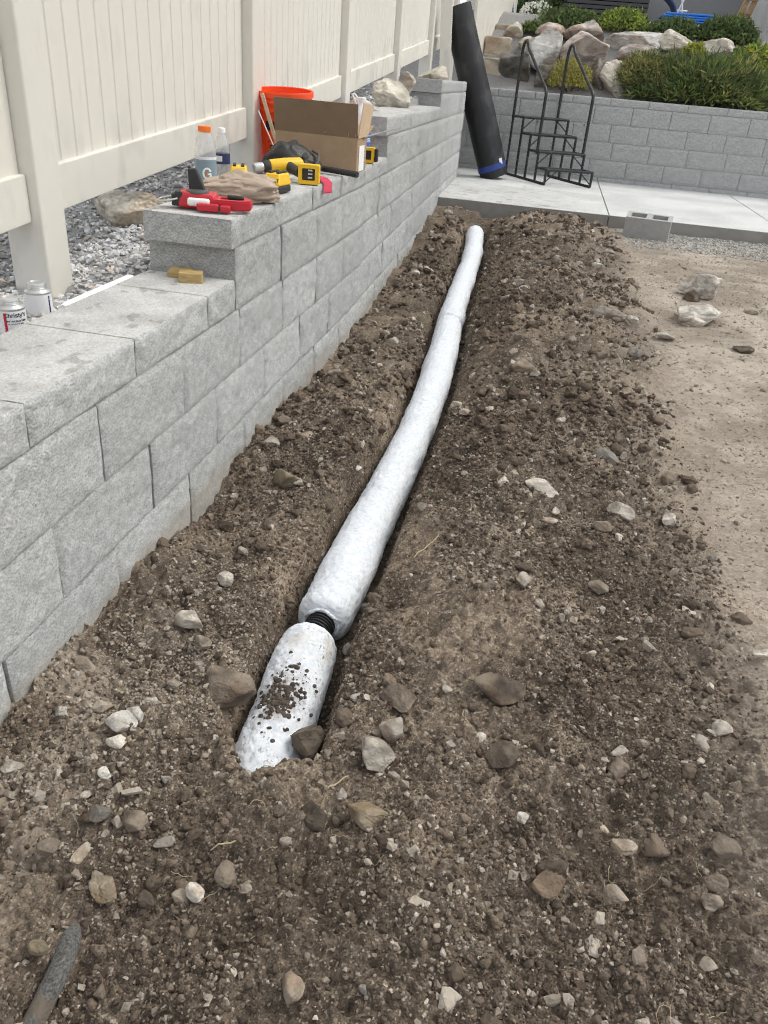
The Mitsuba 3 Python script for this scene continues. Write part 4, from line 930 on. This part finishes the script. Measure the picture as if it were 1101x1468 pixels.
Fr = np.vstack([Fr, [[len(V), j[0, x], i[0, x]] for x in range(na_)], [[len(V)+1, i[-1, x], j[-1, x]] for x in range(na_)]])
put('sheet', trimesh.Trimesh(V2, Fr, process=False), 'rubber_roll', 40, rl)
spiral = [ra+rd*(Lr-.004)+(math.cos(t)*aa_+math.sin(t)*bb_)*(.05+.095*t/12.5) for t in np.linspace(0, 12.5, 90)]
put('rolled_edge', tube(spiral, .006, 6), 'black_plastic', True, rl)
put('tape', tube([ra+rd*.085, ra+rd*.0851, ra+rd*.150, ra+rd*.1501], [.150, .1645, .1645, .150], 48, False), 'blue_tape', 35, rl)
put('tag', M(box(-.02, .02, -.002, .002, -.035, .035), ra+rd*.2+np.array([.135, -.105, 0.0]), 40, ry=-20), 'white_plain', False, rl)
# step frame
sf_ = thing('step_frame', 'black metal step frame with four treads and two looped handrails on the walk', 'step frame')
O = np.array([-.575, 10.72, .272]); U = np.array([.53, .21, 0]); Vv = np.array([.505, -.83, 0])
def SF(u, v, z): return O+U*u+Vv*v+np.array([0, 0, z])
def bar(p, q, r=.0145): return tube([p, q], r, 8)
zt = [.165, .33, .495, .66]; vt = [1.0, .76, .51, .27]
for s in (0, 1):
    put('base_rail', bar(SF(s, 0, .013), SF(s, 1.0, .013)), 'black_metal', 40, sf_)
    for k in range(4): put('leg', bar(SF(s, vt[k], .02), SF(s, vt[k], zt[k])), 'black_metal', 40, sf_)
    put('rear_leg', bar(SF(s, 0, .02), SF(s, 0, .66), .014), 'black_metal', 40, sf_)
    rail = [(0, .62), (0, 1.28), (.004, 1.36), (.03, 1.43), (.075, 1.45), (.12, 1.42), (.15, 1.37), (.60, 1.04), (.68, .985), (.715, .94), (.72, .90), (.72, .30)]
    q = np.array([SF(s+(.05 if s else -.05)*0, v, z) for v, z in rail])
    t_ = np.concatenate([[0], np.cumsum(np.linalg.norm(np.diff(q, axis=0), axis=1))]); tt = np.linspace(0, t_[-1], 70)
    put('handrail', tube(np.stack([np.interp(tt, t_, q[:, a]) for a in range(3)], 1), .0175, 10), 'black_metal', 40, sf_)
    for k in range(4):
        v1 = vt[k+1] if k < 3 else 0
        put('tread_side', bar(SF(s, vt[k], zt[k]), SF(s, v1, zt[k])), 'black_metal', 40, sf_)
        put('brace', bar(SF(s*1.0, vt[k], zt[k]-.01), SF(s+(.22 if s == 0 else -.22), vt[k], zt[k]-.0), .008) if False else bar(SF(s, vt[k], zt[k]-.135), SF(s+(.25 if s == 0 else -.25), vt[k]-.02, zt[k]-.008), .007), 'black_metal', 40, sf_)
    put('bolt', M(lathe([(0, 0), (.012, 0), (.012, .012), (0, .014)], 12), SF(s, .70, .64)+np.array([-.03, -.02, 0]), ry=-90), 'black_metal', 40, sf_)
for k in range(4):
    put('tread_front', bar(SF(0, vt[k], zt[k]), SF(1, vt[k], zt[k]), .014), 'black_metal', 40, sf_)
    put('tread_back', bar(SF(0, vt[k]-.22, zt[k]), SF(1, vt[k]-.22, zt[k]), .012), 'black_metal', 40, sf_)

# ------------------------------------------------------------------ boulder slope behind the garden wall
def P12(x12, z12, Y): return x12*Y/12, Y, 1.267+(z12-1.267)*Y/12
BOULD = [(-.67, 1.47, 11.75, (.25, .24, .21), 'boulder_dark', 'dark speckled rounded boulder beside the lowest stone step', 801),
 (-.31, 1.63, 11.95, (.29, .27, .28), 'boulder_white', 'pale angular boulder with veins right of the dark rounded boulder', 802),
 (-.60, 1.71, 12.3, (.17, .2, .15), 'boulder_cream', 'small pale boulder above the dark boulder, beside the steps', 803),
 (-.29, 1.86, 12.6, (.24, .24, .14), 'boulder_pink', 'pinkish flat boulder in the top row, above the angular veined one', 804),
 (.17, 1.90, 12.6, (.35, .28, .16), 'boulder_pink', 'long pinkish-brown boulder in the top row left of the craggy white one', 805),
 (.24, 1.67, 12.05, (.40, .32, .27), 'boulder_pink', 'large tilted pinkish boulder in the middle of the slope', 806),
 (.73, 1.86, 12.55, (.42, .30, .19), 'boulder_white', 'large craggy grey and white boulder in the top row', 807),
 (.72, 1.67, 12.2, (.38, .28, .17), 'boulder_pink', 'broad smooth boulder directly under the craggy white boulder', 808),
 (1.30, 1.85, 12.6, (.30, .26, .18), 'boulder_cream', 'cream boulder right of the craggy white one, behind the large juniper', 809),
 (1.82, 1.80, 12.6, (.27, .26, .17), 'boulder_cream', 'rightmost pale boulder, half under leaves near the house', 810),
 (.60, 1.40, 11.6, (.20, .2, .24), 'boulder_cream', 'upright cream boulder right at the garden wall left of the juniper', 811),
 (.38, 1.42, 11.75, (.13, .18, .22), 'stone_grey', 'narrow grey boulder between the yellow shrub and the cream boulder', 812),
 (-.30, 1.38, 11.7, (.18, .18, .14), 'stone_grey', 'low grey boulder left of the yellow shrub behind the wall', 813),
 (-.02, 1.62, 12.2, (.14, .14, .14), 'stone_tan', 'small tan boulder wedged between the veined and the tilted boulder', 814),
 (1.05, 1.62, 12.1, (.25, .22, .18), 'stone_grey', 'grey boulder behind the left side of the juniper', 815),
 (-.80, 1.83, 12.7, (.14, .2, .15), 'boulder_cream', 'small cream boulder beside the second stone step', 816)]
for x12, z12, Y, sz, m_, lb, sd in BOULD:
    x, y, z = P12(x12, z12, Y)
    big(x, y, z, sz, sd, m_, lb, rz=(sd*37) % 40-20, sub=4, planes=12, name='boulder')
sp_ = thing('stone_steps', 'three tan stone steps climbing beside the fence behind the black roll', 'steps')
for k, (x0, x1, y0, z0, z1) in enumerate(((-1.20, -.78, 11.75, 1.2, 1.545), (-1.17, -.82, 12.15, 1.5, 1.80), (-1.10, -.80, 12.75, 1.76, 1.98), (-1.02, -.82, 13.3, 1.96, 2.06))):
    m = rbox(x0, x1, y0, y0+.75, z0, z1, .02, 10)
    for _ in range(4): m = m.subdivide()
    m.vertices += (.016*(nfbm(m.vertices*6+k*3, 3, k)-.5))[:, None]*np.array([1, 1, .6])
    put('step', stone_ply(m, 'slab_stone', .5), None, None, sp_)

# foliage
def leaves(center, rad, n, size, seed, elong=2.0, flat=.0, shell=.35, up=.35, lump=.35, spray=False):
    g = np.random.default_rng(seed)
    d = g.normal(size=(n, 3)); d /= np.linalg.norm(d, axis=1, keepdims=True); d[:, 2] = np.abs(d[:, 2])*1.0-.15
    r = (shell+(1-shell)*g.random(n)**.5)*(1-lump+2*lump*nfbm(d*2.6+seed, 3, seed))
    p = d*r[:, None]*np.array(rad)+np.array(center)
    a = g.normal(size=(n, 3)) + (d*1.6+np.array([0, 0, up*2]) if spray else np.array([0, 0, up]))
    a /= np.linalg.norm(a, axis=1, keepdims=True)
    b = np.cross(a, g.normal(size=(n, 3))); b /= np.linalg.norm(b, axis=1, keepdims=True)
    c = np.cross(a, b)
    s = size*(.6+.8*g.random(n))[:, None]
    t0, t2 = p, p+a*s*elong
    m1 = p+a*s*elong*.45+b*s*.5+c*s*.12; m2 = p+a*s*elong*.45-b*s*.5+c*s*.12
    V = np.stack([t0, m1, t2, m2], 1).reshape(-1, 3)
    k = np.arange(n)[:, None]*4
    return trimesh.Trimesh(V, np.vstack([k+[0, 1, 2], k+[0, 2, 3]]), process=False)
def stems(center, rad, seed, n=14):
    g = np.random.default_rng(seed); c = np.array(center); out = []
    for _ in range(n):
        e = c+np.array(rad)*np.array([g.uniform(-.75, .75), g.uniform(-.75, .75), g.uniform(.3, .8)])
        b0 = c+np.array([g.uniform(-.05, .05), g.uniform(-.05, .05), -rad[2]*.6]); m_ = (b0+e)/2+g.normal(0, .03, 3)
        out.append(tube([b0, m_, e], [.008, .006, .003], 5))
    return cat_(out)
def shrub(name, label, cat, center, rad, n, size, mats, seed, group=None, **kw):
    k = thing(name, label, cat, group)
    for q, m_ in enumerate(mats):
        put('foliage', leaves(center, rad, n//len(mats), size, seed+q, **kw), m_, False, k)
    put('stems', stems(center, rad, seed), 'bark', 40, k)
    return k
shrub('shrub', 'small round yellow-green shrub behind the garden wall between the handrails', 'shrub', (.02, 11.55, 1.33), (.30, .26, .31), 5200, .014, ['leaf_olive', 'leaf_yellow', 'leaf_olive'], 31, elong=1.8)
jk = shrub('juniper', 'large dark green spreading juniper overhanging the right of the garden wall', 'juniper', (1.70, 11.55, 1.30), (.88, .44, .44), 20000, .016, ['leaf_dark', 'leaf_mid', 'leaf_mid', 'leaf_dark', 'leaf_olive'], 41, elong=6.5, spray=True, shell=.25, lump=.75)
shrub('juniper', 'yellow-tipped juniper at the left side of the large dark one', 'juniper', (.98, 11.62, 1.42), (.42, .34, .34), 12000, .011, ['leaf_olive', 'leaf_olive', 'leaf_dark'], 45, elong=5.0, spray=True, shell=.3)
shrub('ground_cover', 'dark green leafy plants along the top of the boulders at the left', 'plant', (-.10, 13.25, 2.02), (.62, .4, .25), 6500, .026, ['leaf_dark', 'leaf_mid', 'leaf_dark'], 51)
shrub('ground_cover', 'bright green leafy plants above the long pinkish boulder', 'plant', (.62, 13.15, 2.06), (.40, .35, .26), 5000, .026, ['leaf_mid', 'leaf_bright', 'leaf_mid'], 54)
shrub('ground_cover', 'mixed green plants between the craggy boulder and the blue tarp', 'plant', (1.32, 13.1, 2.00), (.42, .35, .24), 5500, .026, ['leaf_dark', 'leaf_mid', 'leaf_dark'], 57)
shrub('ground_cover', 'tall dark plants under the blue tarp at the right', 'plant', (2.0, 13.0, 2.02), (.40, .35, .28), 5500, .030, ['leaf_dark', 'leaf_dark', 'leaf_mid'], 61)
shrub('vine', 'vine with yellow-green leaves hanging at the right edge by the house', 'vine', (2.28, 12.05, 1.60), (.32, .24, .36), 2000, .042, ['leaf_bright', 'leaf_mid', 'leaf_yellow'], 64)
shrub('yellow_plant', 'small yellow-leaved plant between the two cream boulders at the right', 'plant', (1.55, 12.35, 1.80), (.14, .12, .12), 500, .026, ['leaf_yellow', 'leaf_bright'], 67)
fl = shrub('flowering_shrub', 'white flowering bush beside the top of the stone steps', 'shrub', (-.55, 13.6, 2.10), (.30, .3, .26), 2600, .024, ['leaf_mid', 'leaf_dark'], 71)
put('blossoms', leaves((-.60, 13.45, 2.12), (.26, .28, .24), 700, .026, 73, elong=1.1, shell=.8), 'petal', False, fl)
shrub('ground_cover', 'low green plants at the foot of the cream boulder behind the step frame', 'plant', (-.55, 12.75, 1.92), (.22, .2, .12), 1500, .022, ['leaf_dark', 'leaf_mid'], 75)

shrub('hedge', 'dark hedge behind the flowering bush at the top of the picture', 'hedge', (-.35, 15.4, 2.35), (1.2, .4, 1.1), 12000, .045, ['leaf_dark', 'leaf_dark', 'leaf_mid'], 81)
# yard clutter on the terrace above
tk = thing('board_stack', 'stack of dark boards on the terrace above the plants', 'boards')
for k in range(5): put('board', rbox(-.30+.05*k, .98, 14.0, 14.5, 2.27+.055*k, 2.315+.055*k, .004, 6), 'dark_grey', 35, tk)
tp = thing('blue_tarp', 'folded bright blue tarp lying on the terrace edge at the top right', 'tarp')
for k in range(4):
    m = rbox(1.18+.05*(k % 2), 2.02-.04*k, 13.75, 14.3, 2.215+.03*k, 2.243+.03*k, .012, 8).subdivide().subdivide()
    m.vertices[:, 2] += .012*(nfbm(m.vertices*7, 2, k)-.5); put('fold', m, 'blue_tarp', 40, tp)
nv = [(1.0+.42*math.cos(t), 2.22+.42*math.sin(t)) for t in np.linspace(.15, 2.6, 24)]
single('navy_cover', M(M(prism(Polygon(nv+[(1.0+.40*math.cos(t), 2.22+.40*math.sin(t)) for t in np.linspace(2.6, .15, 24)]), .5), rx=90), (.05, 14.9, 0)), 'navy', 'curved navy blue cover left of the folded tarp', 'cover', 35)
single('terrace_ledge', rbox(.9, 1.75, 13.55, 13.72, 2.02, 2.19, .01, 8), 'smooth_concrete', 'grey concrete ledge in front of the blue tarp', 'ledge', 35)
ch = thing('garden_chair', 'white folding chair frame at the top edge behind the blue tarp', 'chair')
for p_, q_ in (((1.40, 14.6, 2.2), (1.58, 14.6, 2.75)), ((1.58, 14.6, 2.2), (1.44, 14.6, 2.75)), ((1.44, 14.6, 2.42), (1.6, 14.6, 2.42))): put('leg', tube([p_, q_], .014, 8), 'white_plain', 40, ch)
single('grey_shed', rbox(.55, 2.6, 15.6, 16.6, 2.0, 4.2, .01, 8), 'mid_grey', 'grey panel wall behind the blue tarp at the top of the picture', 'shed', 35)
lw = thing('wooden_trestle', 'brown wooden trestle leaning at the top right beside the house', 'trestle')
for k, dx in enumerate((0, .11)): put('plank', M(rbox(-.035, .035, -.02, .02, 0, .9, .004, 6), (2.16+dx, 13.7, 2.1), ry=14), 'brown_wood', 35, lw)
for k in range(3): put('rung', M(rbox(0, .12, -.012, .012, 0, .04, .003, 6), (2.18+.04*k, 13.66, 2.2+.16*k)), 'brown_wood', 35, lw)
hs_ = thing('house', 'light grey house corner with lap siding at the top right edge', 'house')
for k in range(11):
    m = M(box(0, 3, 0, .02, 0, .20), (2.62, 13.2, 1.15+.19*k), rx=2.5); put('siding_board', m, 'siding', False, hs_)
put('corner_board', rbox(2.56, 2.63, 13.16, 13.3, 1.1, 3.3, .004, 6), 'siding', 35, hs_)
put('side_wall', box(2.60, 2.62, 13.30, 17, 1.1, 3.3), 'siding', False, hs_)
put('base_panel', box(2.42, 5.6, 12.6, 13.15, .9, 2.0), 'siding', False, hs_)
single('navy_sail', prism(Polygon([(0, 0), (.16, 0), (.02, .75)]), .02).apply_transform(trimesh.transformations.rotation_matrix(math.pi/2, (1, 0, 0))).apply_translation((-1.08, 13.9, 2.0)), 'navy', 'dark blue triangular sheet between the fence and the flowering bush', 'sheet', False)
single('dark_pole', tube([(-.80, 14.2, 2.0), (-.70, 14.2, 2.9)], .022, 10), 'dark_grey', 'dark leaning pole beside the white flowering bush', 'pole', 40)

# ------------------------------------------------------------------ labels of look-alike stones: by their order from left to right where the group is small
RIGHT = np.cross(fw, up)
def across(k):
    v, m = meshkit.WRITTEN[scene[k]['filename']][0], None
    d = v.mean(0)-eye
    return float((d@RIGHT)/(d@fw))
groups = {}
for k, l in labels.items():
    if l.get('group') and k.startswith('stone'): groups.setdefault(l['group'], []).append(k)
ORD = ['leftmost', 'second from left', 'third from left', 'fourth from left', 'fifth from left', 'sixth from left', 'seventh from left', 'eighth from left', 'ninth from left']
for gname, ks in groups.items():
    if len(ks) > 9: continue
    ks.sort(key=across); n = len(ks)
    for i, k in enumerate(ks):
        if n == 1: del labels[k]['group']; continue
        w = 'rightmost' if i == n-1 else ORD[i]
        labels[k]['label'] = w + ' ' + labels[k]['label'].replace('of the white pipe', 'of the pipe').replace('right of the trench', '').strip()
